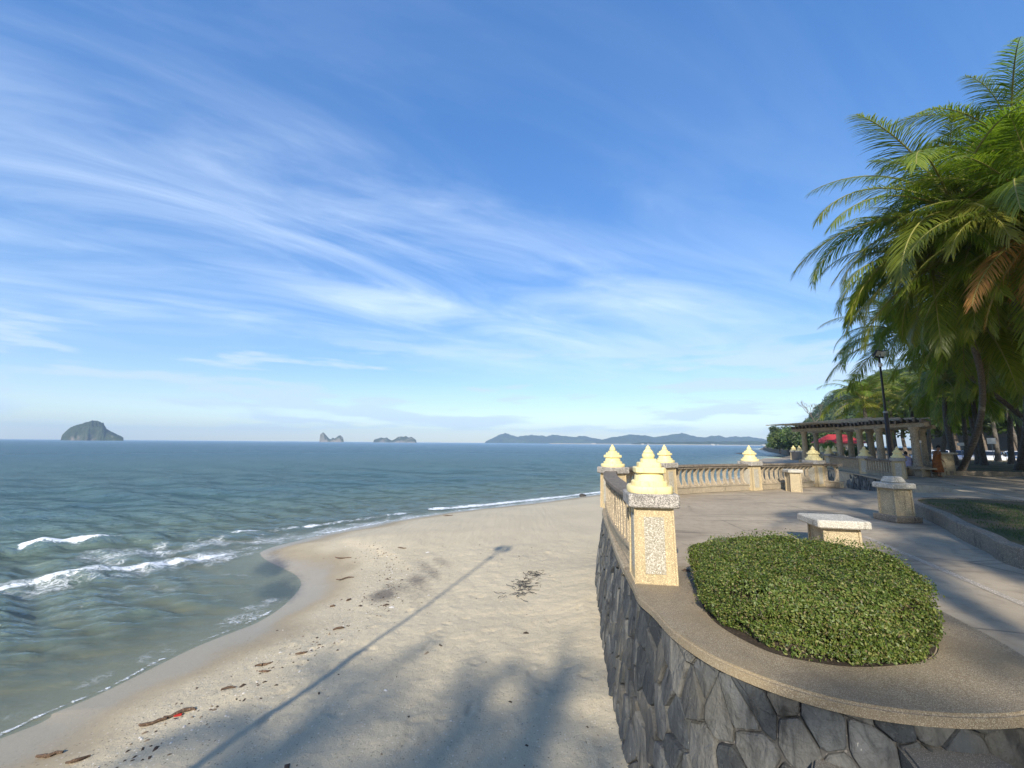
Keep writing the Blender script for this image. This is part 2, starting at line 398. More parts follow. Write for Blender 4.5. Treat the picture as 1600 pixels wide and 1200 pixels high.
def mat_sea():
    t = NT('sea_water'); p = t.pos(); dep = t.attr('depth'); fo = t.attr('foam'); la = t.attr('lace'); fr = t.attr('far')
    geo = t.N('ShaderNodeNewGeometry')
    n1 = t.noise(t.scale(p, (.55, 1.5, 1)), 2.4, 5, .62, .5); n2 = t.noise(t.scale(p, (.5, 1.4, 1)), 8.5, 4, .6, .4); n3 = t.noise(t.scale(p, (.4, 1.1, 1)), .12, 5, .6, .3)
    n0 = t.noise(t.scale(p, (.4, 1.3, 1)), .45, 5, .62, .4)
    h = t.M('ADD', t.M('MULTIPLY', n1, .34), t.M('ADD', t.M('MULTIPLY', n2, .11), t.M('MULTIPLY', n0, .62)))
    shal = t.ss(dep, .02, .5)
    b = t.N('ShaderNodeBump'); b.inputs['Distance'].default_value = 1.0; t.L(h, b.inputs['Height']); t.L(t.M('MULTIPLY', t.M('ADD', .22, t.M('MULTIPLY', shal, .78)), .9), b.inputs['Strength'])
    big = t.noise(t.scale(p, (.3, 1, 1)), .02, 4)
    cw = t.mix(t.ss(dep, .1, 1.6), (.15, .215, .18), (.072, .132, .138))
    cw = t.mix(t.ss(fr, .1, .9), cw, (.054, .112, .128))
    cw = t.mix(t.M('MULTIPLY', t.ss(big, .4, .65), .3), cw, (.052, .104, .118))
    dif = t.N('ShaderNodeBsdfDiffuse'); t.L(cw, dif.inputs['Color']); t.L(b.outputs[0], dif.inputs['Normal'])
    tr = t.N('ShaderNodeBsdfTransparent'); tr.inputs[0].default_value = (.86, .92, .88, 1)
    al = t.M('SUBTRACT', 1.0, t.M('POWER', 2.718, t.M('MULTIPLY', dep, -2.3)), True)
    m1 = t.N('ShaderNodeMixShader'); t.L(al, m1.inputs[0]); t.L(tr.outputs[0], m1.inputs[1]); t.L(dif.outputs[0], m1.inputs[2])
    gl = t.N('ShaderNodeBsdfGlossy'); t.L(t.ss(fr, .3, 1.0, .10, .34), gl.inputs['Roughness']); gl.inputs[0].default_value = (.86, .94, .95, 1); t.L(b.outputs[0], gl.inputs['Normal'])
    fz = t.N('ShaderNodeFresnel'); fz.inputs['IOR'].default_value = 1.33; t.L(b.outputs[0], fz.inputs['Normal'])
    m2 = t.N('ShaderNodeMixShader'); t.L(t.M('MULTIPLY', fz.outputs[0], t.ss(dep, .0, .30, .30, .85)), m2.inputs[0]); t.L(m1.outputs[0], m2.inputs[1]); t.L(gl.outputs[0], m2.inputs[2])
    f1 = t.noise(t.scale(p, (.8, 1.3, 1)), 5.5, 7, .7, .7)
    core = t.ss(t.M('ADD', fo, t.M('MULTIPLY', t.M('SUBTRACT', f1, .5), 1.9)), .40, .78)
    wv = t.N('ShaderNodeVectorMath', operation='ADD'); nz = t.N('ShaderNodeTexNoise'); t.L(p, nz.inputs['Vector']); nz.inputs['Scale'].default_value = 1.3; nz.inputs['Detail'].default_value = 4
    t.L(t.scale(p, (.75, 1.35, 1)), wv.inputs[0]); t.L(nz.outputs['Color'], wv.inputs[1])
    ed = t.voro(wv.outputs[0], 3.4, 'DISTANCE_TO_EDGE')
    ed2 = t.voro(wv.outputs[0], 8.5, 'DISTANCE_TO_EDGE')
    lc = t.M('MAXIMUM', t.ss(ed, .11, .03), t.M('MULTIPLY', t.ss(ed2, .13, .03), .7))
    lc = t.M('MULTIPLY', lc, t.ss(t.M('ADD', la, t.M('MULTIPLY', t.M('SUBTRACT', t.noise(p, 1.1, 5, .65), .5), 1.9)), .34, .85))
    ff = t.M('MAXIMUM', core, t.M('MULTIPLY', lc, .62), True)
    fd = t.N('ShaderNodeBsdfDiffuse'); fd.inputs[0].default_value = (.80, .83, .84, 1)
    fb = t.N('ShaderNodeBump'); fb.inputs['Distance'].default_value = .06; t.L(f1, fb.inputs['Height']); t.L(fb.outputs[0], fd.inputs['Normal'])
    m3 = t.N('ShaderNodeMixShader'); t.L(ff, m3.inputs[0]); t.L(m2.outputs[0], m3.inputs[1]); t.L(fd.outputs[0], m3.inputs[2])
    return t.done(m3.outputs[0])
def leaf_mat(name, cols, trans=0.35, rough=0.5, tipattr=None, rand='island'):
    t = NT(name); r = t.island() if rand == 'island' else t.rand()
    c = t.ramp(r, [(i / (len(cols) - 1), k) for i, k in enumerate(cols)])
    o = t.rand(); hv = t.N('ShaderNodeHueSaturation'); t.L(c, hv.inputs['Color']); t.set(hv.inputs['Hue'], t.M('ADD', .485, t.M('MULTIPLY', o, .025))); t.set(hv.inputs['Value'], t.M('ADD', .8, t.M('MULTIPLY', o, .4)))
    c = hv.outputs[0]
    if tipattr:
        c = t.mix(t.ss(t.attr(tipattr), .6, 1.15, 0, .3), c, (.36, .27, .045))
    p = t.bsdf(c, rough, None, 0, .45)
    tl = t.N('ShaderNodeBsdfTranslucent'); tc2 = t.mix(1.0, c, (1.35, 1.5, .6), 'MULTIPLY'); t.L(tc2, tl.inputs[0])
    m = t.N('ShaderNodeMixShader'); m.inputs[0].default_value = trans; t.L(p, m.inputs[1]); t.L(tl.outputs[0], m.inputs[2])
    return t.done(m.outputs[0])
def mat_trunk():
    t = NT('palm_trunk_bark'); p = t.obj(); z = t.N('ShaderNodeSeparateXYZ'); t.L(p, z.inputs[0])
    rg = t.M('FRACT', t.M('ADD', t.M('MULTIPLY', z.outputs[2], 7.5), t.M('MULTIPLY', t.noise(p, 2.5), 1.6)))
    n = t.noise(t.scale(p, (6, 6, 1.6)), 3, 5, .65)
    c = t.mix(t.ss(n, .35, .68), (.15, .135, .115), (.06, .052, .044)); c = t.mix(t.M('MULTIPLY', t.ss(rg, .72, .95), .6), c, (.06, .05, .04))
    n2 = t.noise(p, 1.1, 4); c = t.mix(t.ss(n2, .60, .70), c, (.26, .25, .22))
    return t.done(t.bsdf(c, .92, t.bump(t.M('ADD', n, t.M('MULTIPLY', rg, -.5)), .8, .02)))
def mat_lawn():
    t = NT('worn_lawn'); p = t.pos(); n = t.noise(p, .8, 5, .62, .5); n2 = t.noise(p, 30, 4, .7)
    c = t.mix(t.ss(n, .35, .6), (.075, .085, .03), (.20, .135, .075)); c = t.mix(t.M('MULTIPLY', t.ss(n2, .45, .7), .6), c, (.05, .05, .02))
    return t.done(t.bsdf(c, .95, t.bump(n2, .9, .03)))
def mat_island(name, veg, rock, sc, th=.0):
    t = NT(name); p = t.pos(); g = t.N('ShaderNodeNewGeometry'); sp = t.N('ShaderNodeSeparateXYZ'); t.L(g.outputs['Normal'], sp.inputs[0])
    n = t.noise(p, sc, 6, .65); n2 = t.noise(p, sc * 4, 5, .7)
    f = t.ss(t.M('ADD', sp.outputs[2], t.M('MULTIPLY', t.M('SUBTRACT', n, .5), 1.4)), .05 + th, .5 + th)
    c = t.mix(f, t.mix(t.ss(n2, .35, .65), rock, tuple(x * .55 for x in rock)), t.mix(t.ss(n2, .35, .65), veg, tuple(x * .5 for x in veg)))
    return t.done(t.bsdf(c, .95, t.bump(n2, 1.0, 6 / max(sc * 100, 1)), 0, .1))
MAT['concrete'] = mat_concrete(); MAT['aggregate'] = mat_aggregate(); MAT['granite'] = mat_granite(); MAT['pebble'] = mat_pebble(); MAT['rubble'] = mat_rubble(); MAT['yellow'] = mat_yellow()
MAT['shaft'] = stone_mat('pillar_render', (.50, .40, .24), (.42, .34, .21), 110, stain_amt=.35)
MAT['rail'] = stone_mat('weathered_rail', (.20, .17, .135), (.12, .10, .08), 40, stain=(.035, .03, .026), stain_amt=.85)
MAT['baluster'] = stone_mat('weathered_baluster', (.43, .35, .24), (.33, .27, .19), 60, stain=(.09, .075, .055), stain_amt=.8)
MAT['plinth'] = stone_mat('weathered_plinth', (.36, .30, .21), (.27, .225, .165), 70, stain=(.07, .06, .045), stain_amt=.8)
MAT['pedestal'] = stone_mat('weathered_pedestal', (.44, .36, .23), (.33, .27, .18), 80, stain=(.10, .08, .05), stain_amt=.7)
MAT['slabcap'] = stone_mat('lichen_slab', (.50, .47, .40), (.34, .32, .27), 90, stain=(.10, .09, .075), stain_amt=.8)
MAT['mortar'] = stone_mat('dark_mortar', (.10, .095, .09), (.06, .06, .06), 40, stain=(.03, .03, .03), stain_amt=.5)
MAT['step'] = stone_mat('step_concrete', (.17, .155, .13), (.12, .11, .092), 150, stain=(.07, .065, .055), stain_amt=.7)
MAT['kerb'] = stone_mat('kerb_concrete', (.27, .225, .165), (.19, .16, .125), 70, stain=(.06, .055, .045), stain_amt=.8)
MAT['band'] = stone_mat('pale_band', (.44, .38, .30), (.36, .31, .24), 70, stain=(.2, .17, .13), stain_amt=.5)
MAT['pergola'] = stone_mat('pergola_concrete', (.40, .33, .235), (.27, .225, .17), 40, stain=(.06, .05, .04), stain_amt=.85)
MAT['timber'] = stone_mat('grey_timber', (.20, .17, .14), (.11, .095, .08), 30, stain=(.04, .035, .03), stain_amt=.7)
MAT['sand'] = mat_sand(); MAT['sea'] = mat_sea(); MAT['trunk'] = mat_trunk(); MAT['lawn'] = mat_lawn()
MAT['hedge'] = leaf_mat('hedge_leaves', [(.030, .062, .012), (.065, .12, .020), (.11, .185, .030), (.165, .24, .045), (.085, .145, .025), (.27, .30, .08), (.20, .16, .07)], .3, .5)
MAT['frond'] = leaf_mat('palm_leaflets', [(.075, .125, .016), (.125, .18, .022), (.20, .245, .034), (.155, .20, .026)], .44, .36, 'tip')
MAT['frond_y'] = leaf_mat('yellowing_leaflets', [(.18, .22, .032), (.24, .26, .038), (.29, .28, .045)], .40, .45, 'tip')
MAT['frond_o'] = leaf_mat('dry_leaflets', [(.34, .17, .045), (.40, .23, .06), (.30, .14, .04)], .30, .6)
MAT['leaf'] = leaf_mat('broad_leaves', [(.03, .055, .014), (.05, .085, .02), (.075, .115, .03)], .3, .5)
MAT['leaf_l'] = leaf_mat('pale_broad_leaves', [(.055, .095, .022), (.085, .14, .03), (.12, .17, .04)], .3, .5)
MAT['bark'] = stone_mat('bark', (.16, .13, .10), (.09, .07, .055), 30)
MAT['soil'] = stone_mat('soil', (.055, .042, .03), (.035, .028, .02), 60)
MAT['rachis'] = plain('frond_stalk', (.22, .21, .06), .5)
MAT['drift'] = stone_mat('driftwood', (.13, .085, .055), (.07, .045, .03), 60)
MAT['weed'] = plain('dry_weed', (.055, .05, .045), .9)
MAT['navy'] = plain('dark_blue_pole', (.010, .011, .022), .35)
MAT['steel'] = plain('galvanised_pole', (.26, .27, .28), .45, .6)
MAT['black'] = plain('black_metal', (.015, .015, .016), .4)
MAT['white'] = plain('white_enamel', (.80, .80, .78), .35)
MAT['lens'] = plain('lamp_lens', (.72, .74, .74), .15)
MAT['redroof'] = plain('red_roof_sheet', (.38, .04, .04), .6)
MAT['cream'] = plain('cream_wall', (.50, .46, .38), .8)
MAT['glass'] = plain('dark_glass', (.012, .014, .017), .06, spec=.6)
MAT['tyre'] = plain('tyre_rubber', (.012, .012, .012), .8)
MAT['rim'] = plain('alloy_rim', (.45, .46, .47), .3, .7)
MAT['car_w'] = plain('white_car_paint', (.78, .79, .80), .18, spec=.6); MAT['car_b'] = plain('blue_grey_car_paint', (.12, .15, .24), .2, spec=.6); MAT['car_s'] = plain('silver_car_paint', (.42, .43, .45), .22, .4, spec=.6)
MAT['headl'] = plain('headlight_glass', (.6, .62, .64), .1)
MAT['redl'] = plain('tail_light', (.35, .012, .01), .2)
MAT['skin'] = plain('skin', (.26, .14, .085), .55); MAT['hair'] = plain('dark_hair', (.012, .009, .007), .5)
MAT['rust'] = plain('rust_orange_cloth', (.26, .095, .03), .9, var=.4, sc=9); MAT['lav'] = plain('lavender_cloth', (.33, .33, .48), .9, var=.2, sc=9); MAT['dkcloth'] = plain('dark_cloth', (.03, .032, .05), .9)
MAT['red'] = plain('red_plastic', (.45, .03, .02), .5)
MAT['ground'] = stone_mat('earth', (.19, .15, .10), (.12, .10, .065), 20)

# ------------------------------------------------------------------ beach and sea
SEA = -2.35
shore_px = [(0, 1152), (70, 1118), (150, 1085), (230, 1046), (300, 1012), (360, 988), (400, 972), (440, 946), (466, 916), (458, 900), (438, 889), (412, 876), (404, 864), (425, 855), (460, 846), (520, 832), (600, 817), (700, 801), (800, 790), (880, 780), (940, 772)]
shore = [(-60, -34), (-34, -17), (-20, -7), (-12.5, -.5), (-9.3, 3.4)] + [tuple(atz(x, y, SEA)[:2]) for x, y in shore_px] + [(14, 40.5), (22, 47), (36, 62), (56, 86), (84, 128), (101, 154), (118, 185), (150, 245), (200, 335), (280, 470), (420, 620)]
shore = [tuple(p) for p in catmull(shore, 4)]
land = shore + [(420, -120), (-60, -120)]
WALL_LINE = [(2.0, 3.3), (1.5, 4.1), (1.45, 5.2), (1.7, 7.2), (2.0, 8.9), (2.5, 11.6)]   # blown sand banks up against the terrace wall
DIPS = []
for i in range(90):
    x = nr.uniform(-4.6, 1.6); y = nr.uniform(4.2, 9.5) if i < 70 else nr.uniform(8, 15)
    DIPS.append((x, y, nr.uniform(0, 3.14), nr.uniform(.10, .16), nr.uniform(.045, .075), nr.uniform(.006, .020)))
def shore_d(X, Y):
    d, _ = seg_dist(X, Y, shore); return np.where(inside(X, Y, land), d, -d)
def sand_z(X, Y, detail=True, d=None):
    X = np.asarray(X, float); Y = np.asarray(Y, float)
    if d is None: d = shore_d(X, Y)
    up = .60 * (1 - np.exp(-np.maximum(d, 0) / 3.6)); dn = np.where(d > -3.5, .055 * np.minimum(d, 0), -.1925 + .085 * (d + 3.5))
    z = SEA + np.where(d > 0, up, np.maximum(dn, -2.6))
    z = z + (fbm(X * .35, Y * .35, 3) - .5) * .10 * sstep(d, .3, 3)
    z = z + .045 * sstep(d + (fbm(X * .8, Y * .8, 5) - .5) * 1.2, 2.3, 2.9) * sstep(Y, 24, 16)
    wd, _ = seg_dist(X, Y, WALL_LINE); z = z + .17 * np.exp(-(wd / 1.1) ** 2)
    if detail:
        z = z + (fbm(X * 2.6, Y * 2.6, 9, 4) - .5) * .045 * sstep(d, 2.2, 3.6) + (fbm(X * 9, Y * 9, 12, 3) - .5) * .020 * sstep(d, .8, 2.6)
        for x, y, a, l, w, h in DIPS:
            m = (np.abs(X - x) < .5) & (np.abs(Y - y) < .5)
            if not m.any(): continue
            u = (X[m] - x) * math.cos(a) + (Y[m] - y) * math.sin(a); v = -(X[m] - x) * math.sin(a) + (Y[m] - y) * math.cos(a)
            r = np.sqrt((u / l) ** 2 + (v / w) ** 2)
            z[m] += (-h * np.exp(-r ** 4) + h * .55 * np.exp(-((r - 1.35) / .3) ** 2)) * (d[m] > 2.0)
    return z
def axis(a, b, fa, fb, fine, grow=1.09):
    f = list(np.arange(fa, fb + 1e-6, fine)); lo = []; s = fine; x = fa
    while x > a: s *= grow; x -= s; lo.append(x)
    hi = []; s = fine; x = f[-1]
    while x < b: s *= grow; x += s; hi.append(x)
    return np.array(lo[::-1] + f + hi)
def grid_faces(nx, ny):
    i = np.arange(nx * ny).reshape(ny, nx); return np.stack([i[:-1, :-1].ravel(), i[:-1, 1:].ravel(), i[1:, 1:].ravel(), i[1:, :-1].ravel()], 1)
def add_attr(me, name, a):
    at = me.attributes.new(name, 'FLOAT', 'POINT'); at.data.foreach_set('value', np.asarray(a, np.float32).ravel())
def make_sand():
    ax = axis(-50, 60, -6.8, 2.0, .04); ay = axis(-30, 90, 4.2, 14.5, .045)
    X, Y = np.meshgrid(ax, ay); d = shore_d(X, Y); Z = sand_z(X, Y, True, d)
    me = mesh_np('beach', np.stack([X, Y, Z], -1), grid_faces(len(ax), len(ay)), MAT['sand'], True)
    wet = sstep(d + (fbm(X * .7, Y * .7, 31) - .5) * 1.5, 3.0, .2)
    # black mineral sand by the water; dry-sand patches also paint in palm shadow
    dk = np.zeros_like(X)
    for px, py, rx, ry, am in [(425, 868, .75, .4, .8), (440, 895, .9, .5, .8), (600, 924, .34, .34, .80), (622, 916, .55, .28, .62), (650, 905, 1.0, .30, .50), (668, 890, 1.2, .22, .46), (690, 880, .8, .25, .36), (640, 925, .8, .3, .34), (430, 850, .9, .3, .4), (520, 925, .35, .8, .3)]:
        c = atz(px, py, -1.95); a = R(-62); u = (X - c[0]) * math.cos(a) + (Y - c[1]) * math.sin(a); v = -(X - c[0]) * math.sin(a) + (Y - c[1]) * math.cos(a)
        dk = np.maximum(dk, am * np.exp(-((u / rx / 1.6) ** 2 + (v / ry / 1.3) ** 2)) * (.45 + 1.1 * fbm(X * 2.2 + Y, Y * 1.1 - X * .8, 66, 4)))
    gr = .25 + .9 * np.exp(-((d - 2.2) / 1.0) ** 2) + .35 * sstep(Y, 9, 5.5) * (d > 3)
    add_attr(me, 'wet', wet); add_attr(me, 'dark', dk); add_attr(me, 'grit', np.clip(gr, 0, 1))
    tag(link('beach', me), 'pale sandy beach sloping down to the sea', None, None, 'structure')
make_sand()
def px_line(pts, z=SEA): return [tuple(atz(x, y, z)[:2]) for x, y in pts]
def make_sea():
    ya = np.concatenate([np.linspace(1.15, .66, 40, endpoint=False), np.arange(.66, .010, -.00165), np.geomspace(.010, .00074, 42)])
    r = (EYE - SEA) / np.tan(ya); az = np.radians(np.arange(-74, 62, .15))
    A, Rr = np.meshgrid(az, r); X = Rr * np.sin(A); Y = Rr * np.cos(A)
    d = np.where(Rr < 700, 0, -400.0); near = Rr < 700
    d[near] = shore_d(X[near], Y[near])
    sz = np.full(X.shape, SEA - 2.6); sz[near] = sand_z(X[near], Y[near], False, d[near])
    dep = np.maximum(SEA - sz, 0)
    step = np.abs(np.gradient(r))[:, None] + 0 * A; stepa = Rr * R(.15)
    Z = np.zeros_like(X); rs = np.random.RandomState(3)
    for i in range(46):
        wl = .55 * (1.17 ** (i % 23)) * rs.uniform(.85, 1.15); th = R(rs.normal(14, 26)); k = 2 * math.pi / wl
        fade = np.clip(wl / (np.maximum(step, stepa * .6) * 3.5) - .4, 0, 1)
        ph = k * (X * math.sin(th) + Y * math.cos(th)) + rs.uniform(0, 6.3) + 2.0 * (vnoise(X * .12, Y * .12, 50 + i) - .5)
        am = .0165 * wl ** .36 * (.35 + 1.1 * vnoise(X * .05 + i, Y * .09, 80 + i))
        Z += fade * sstep(dep, 0, .05 + .16 * wl) * am * (np.sin(ph) + .35 * np.sin(2 * ph + .6))
    Z = np.maximum(Z, -.75 * dep)
    foam = np.zeros_like(X); lace = np.zeros_like(X)
    m = Rr < 90; Xm, Ym = X[m], Y[m]
    wob = (fbm(Xm * .8, Ym * .8, 21) - .5)
    def line(pts, w, am, tgt, ends=True, wv=.5):
        L = px_line(pts); dd, t = seg_dist(Xm + wob * wv, Ym + wob * wv * .6, L); am = am * (.55 + .8 * fbm(Xm * 1.1 + am * 9, Ym * 1.1, 33, 3))
        a = am * np.exp(-(dd / w) ** 2) * (sstep(t, 0, .08) * sstep(t, 1, .9) if ends else 1); tgt[m] = np.maximum(tgt[m], a); return dd, t
    line([(-260, 952), (-100, 930), (0, 916), (60, 907), (130, 900), (190, 893), (260, 883), (330, 871), (400, 858)], .30, .78, foam)
    line([(380, 862), (450, 847), (520, 831), (600, 816), (700, 800), (800, 789), (880, 779), (945, 771), (1000, 765)], .30, .62, foam, True, .25)
    line([(330, 836), (400, 832), (480, 823), (560, 812), (650, 800)], .35, .66, foam)
    line([(640, 799), (720, 793), (800, 785), (880, 776), (945, 768), (1000, 763)], .42, .9, foam)
    line([(28, 857), (70, 853), (130, 851), (196, 843)], .28, .95, foam)
    line([(-120, 862), (-60, 859), (0, 857), (16, 856)], .35, .8, foam)
    line([(-60, 1178), (0, 1149), (70, 1115), (150, 1082), (230, 1043), (300, 1009), (360, 985), (400, 969), (437, 946)], .06, .62, foam, True, .35)
    line([(330, 975), (380, 972), (425, 958)], .12, .5, foam, True, .3); line([(300, 905), (345, 897), (400, 900)], .15, .45, foam)
    line([(-260, 975), (-60, 930), (60, 910), (190, 895), (330, 872), (430, 852)], 1.3, .70, lace); line([(60, 875), (190, 868), (330, 850), (440, 842), (560, 822), (700, 800)], 1.3, .66, lace)
    line([(0, 960), (80, 950), (200, 930), (330, 900)], 1.1, .34, lace); line([(200, 1050), (300, 1000), (400, 960), (440, 930)], .55, .55, lace); line([(0, 1135), (100, 1090), (200, 1045)], .6, .42, lace)
    line([(700, 800), (800, 788), (900, 775)], 1.6, .5, lace)
    # swell rising to break
    for pts, h, w in [([(-200, 868), (-60, 861), (0, 857), (130, 850), (200, 844), (330, 839), (440, 834)], .19, .55), ([(-260, 950), (-100, 928), (0, 913), (130, 898), (260, 881), (360, 862)], .13, .4), ([(430, 818), (600, 803), (760, 786), (880, 774)], .14, .6), ([(-100, 812), (100, 806), (330, 803), (560, 790)], .13, 1.0), ([(100, 985), (230, 958), (330, 930)], .05, .3), ([(0, 1040), (150, 1000), (300, 955), (380, 930)], .045, .3)]:
        L = px_line(pts); dd, t = seg_dist(Xm, Ym, L); sg = np.exp(-(dd / w) ** 2) * sstep(t, 0, .12) * sstep(t, 1, .85)
        Z[m] += h * sg * (.75 + .5 * vnoise(Xm * 1.5, Ym * 1.5, 77)) * sstep(dep[m], .02, .2)
    Zw = SEA + Z + .012
    keep = (d < 1.6)
    F = grid_faces(len(az), len(r)); kf = keep.ravel()[F].any(1); F = F[kf]
    used = np.unique(F); mp = np.full(X.size, -1); mp[used] = np.arange(len(used)); F = mp[F][:, ::-1]
    V = np.stack([X, Y, Zw], -1).reshape(-1, 3)[used]
    me = mesh_np('sea', V, F.copy(), MAT['sea'], True)
    bm_up = me.polygons[0].normal.z
    if bm_up < 0: me.flip_normals()
    for nme, a in (('depth', np.maximum(Zw - sz, 0)), ('foam', foam), ('lace', lace), ('far', sstep(np.log(Rr), math.log(12), math.log(600)))): add_attr(me, nme, a.ravel()[used])
    tag(link('sea', me), 'blue green sea with small breaking waves', None, None, 'structure')
make_sea()

# ------------------------------------------------------------------ terrace floor, coping, rubble walls
edge_pts = [(3.75, 3.0900000000000003), (3.35, 2.97), (3.02, 2.94), (2.71, 2.96), (2.46, 3.01), (2.2, 3.11), (1.96, 3.28), (1.76, 3.5), (1.62, 3.74), (1.51, 4.15), (1.49, 4.63), (1.45, 5.0), (1.50, 5.40), (1.57, 6.04), (1.74, 7.29), (2.0, 8.89), (2.22, 10.3), (2.50, 11.6), (3.4, 13.4), (5.0, 14.95), (6.9, 16.05), (9.0, 16.85), (11.0, 17.75), (12.8, 18.5), (13.6, 18.35), (13.9, 17.6)]
EDGE = Path(catmull(edge_pts, 10))
inner = [EDGE.at(q) - EDGE.nrm(q) * .16 for q in np.linspace(.4, EDGE.L, 160)]
floor_poly = [tuple(p) for p in inner] + [(13.6, 16.75), (14.03, 16.3), (15.5, 15.9), (17.2, 16.2), (18.2, 17.6), (18.6, 19.6), (19.2, 21.4), (20.1, 23.4), (21.3, 25.9), (22.4, 29), (23.7, 32), (24.2, 36), (25.2, 44), (33, 55), (70, 60), (110, 40), (110, -20), (-2.5, -20), (-3, -4), (-1.6, .2), (1.0, .9), (3.7, 1.0), (3.9, 2.2)]
fl = poly_sheet('plaza_floor', [floor_poly], 0.0, MAT['concrete'], 2.4); tag(fl, 'stained tan concrete terrace paving', None, None, 'structure')
gr = poly_sheet('ground', [[(24.2, 32.5), (25.5, 45), (36, 58), (56, 84), (84, 126), (101, 152), (118, 183), (150, 243), (200, 333), (280, 468), (420, 618), (420, -80), (60, -80), (60, 30)]], -.25, MAT['ground'], 2.3); tag(gr, None, None, None, 'structure')
def tread(a, b, w, z, mat, name, parent):
    a = np.array(a, float); b = np.array(b, float); t = (b - a) / np.linalg.norm(b - a); n = np.array([-t[1], t[0]]) * w / 2
    V = [(*(a + n), z), (*(b + n), z), (*(b - n), z), (*(a - n), z)]; return link(name, mesh_np(name, V, [(3, 2, 1, 0)], mat), parent)
# pale joint bands let into the paving
bd = tread(atz(1350, 838, 0)[:2], atz(1640, 962, 0)[:2], .11, .004, MAT['band'], 'paving_band', fl)
tread(atz(1395, 735, 0)[:2], atz(1640, 790, 0)[:2], .22, .004, MAT['band'], 'paving_band', fl)
# planter nose with exposed aggregate coping
ring_out = [tuple(EDGE.at(q)) for q in np.linspace(EDGE.near((3.5, 3.0)), EDGE.near((1.58, 6.1)), 70)]
ring_out += [tuple(p) for p in catmull([(2.0, 6.2), (2.7, 6.22), (3.6, 6.2), (4.35, 5.9), (4.62, 5.2), (4.48, 4.4), (4.28, 3.75), (3.95, 3.2)], 6)]
hole = catmull([(2.11, 4.89), (2.0, 4.31), (2.16, 3.78), (2.45, 3.59), (2.78, 3.53), (3.30, 3.62), (3.69, 3.88), (3.96, 4.3), (4.06, 4.85), (3.96, 5.35), (3.6, 5.62), (2.95, 5.62), (2.42, 5.38)], 6, True)
ring = poly_sheet('planter_coping', [ring_out, [tuple(p) for p in hole]], .012, MAT['aggregate'], .082)
bm = bmesh.new(); bm.from_mesh(ring.data)
ed = [e for e in bm.edges if len(e.link_faces) == 2 and abs(e.calc_face_angle(0) - math.pi / 2) < .35 and all(v.co.z > 0 for v in e.verts)]
bmesh.ops.bevel(bm, geom=ed, offset=.018, segments=3, affect='EDGES'); bm.to_mesh(ring.data); bm.free()
tag(ring, 'broad curved stone coping around the oval hedge bed', 'coping')
so = poly_sheet('planter_soil', [[tuple(p) for p in hole]], .006, MAT['soil']); tag(so, 'dark soil in the oval hedge bed', None, None, 'structure')
mb = MB(); q0 = EDGE.near((1.58, 6.1)) + .004; sweep(mb, EDGE, EDGE.sub(q0, EDGE.L, .15), [(.0, -.09), (0, -.01), (-.018, .008), (-.10, .008), (-.10, .05), (-.155, .05), (-.155, -.09)])
co = mb.build('terrace_coping', MAT['plinth'], smooth=True); tag(co, 'narrow weathered coping ledge under the balustrade above the beach', 'coping')

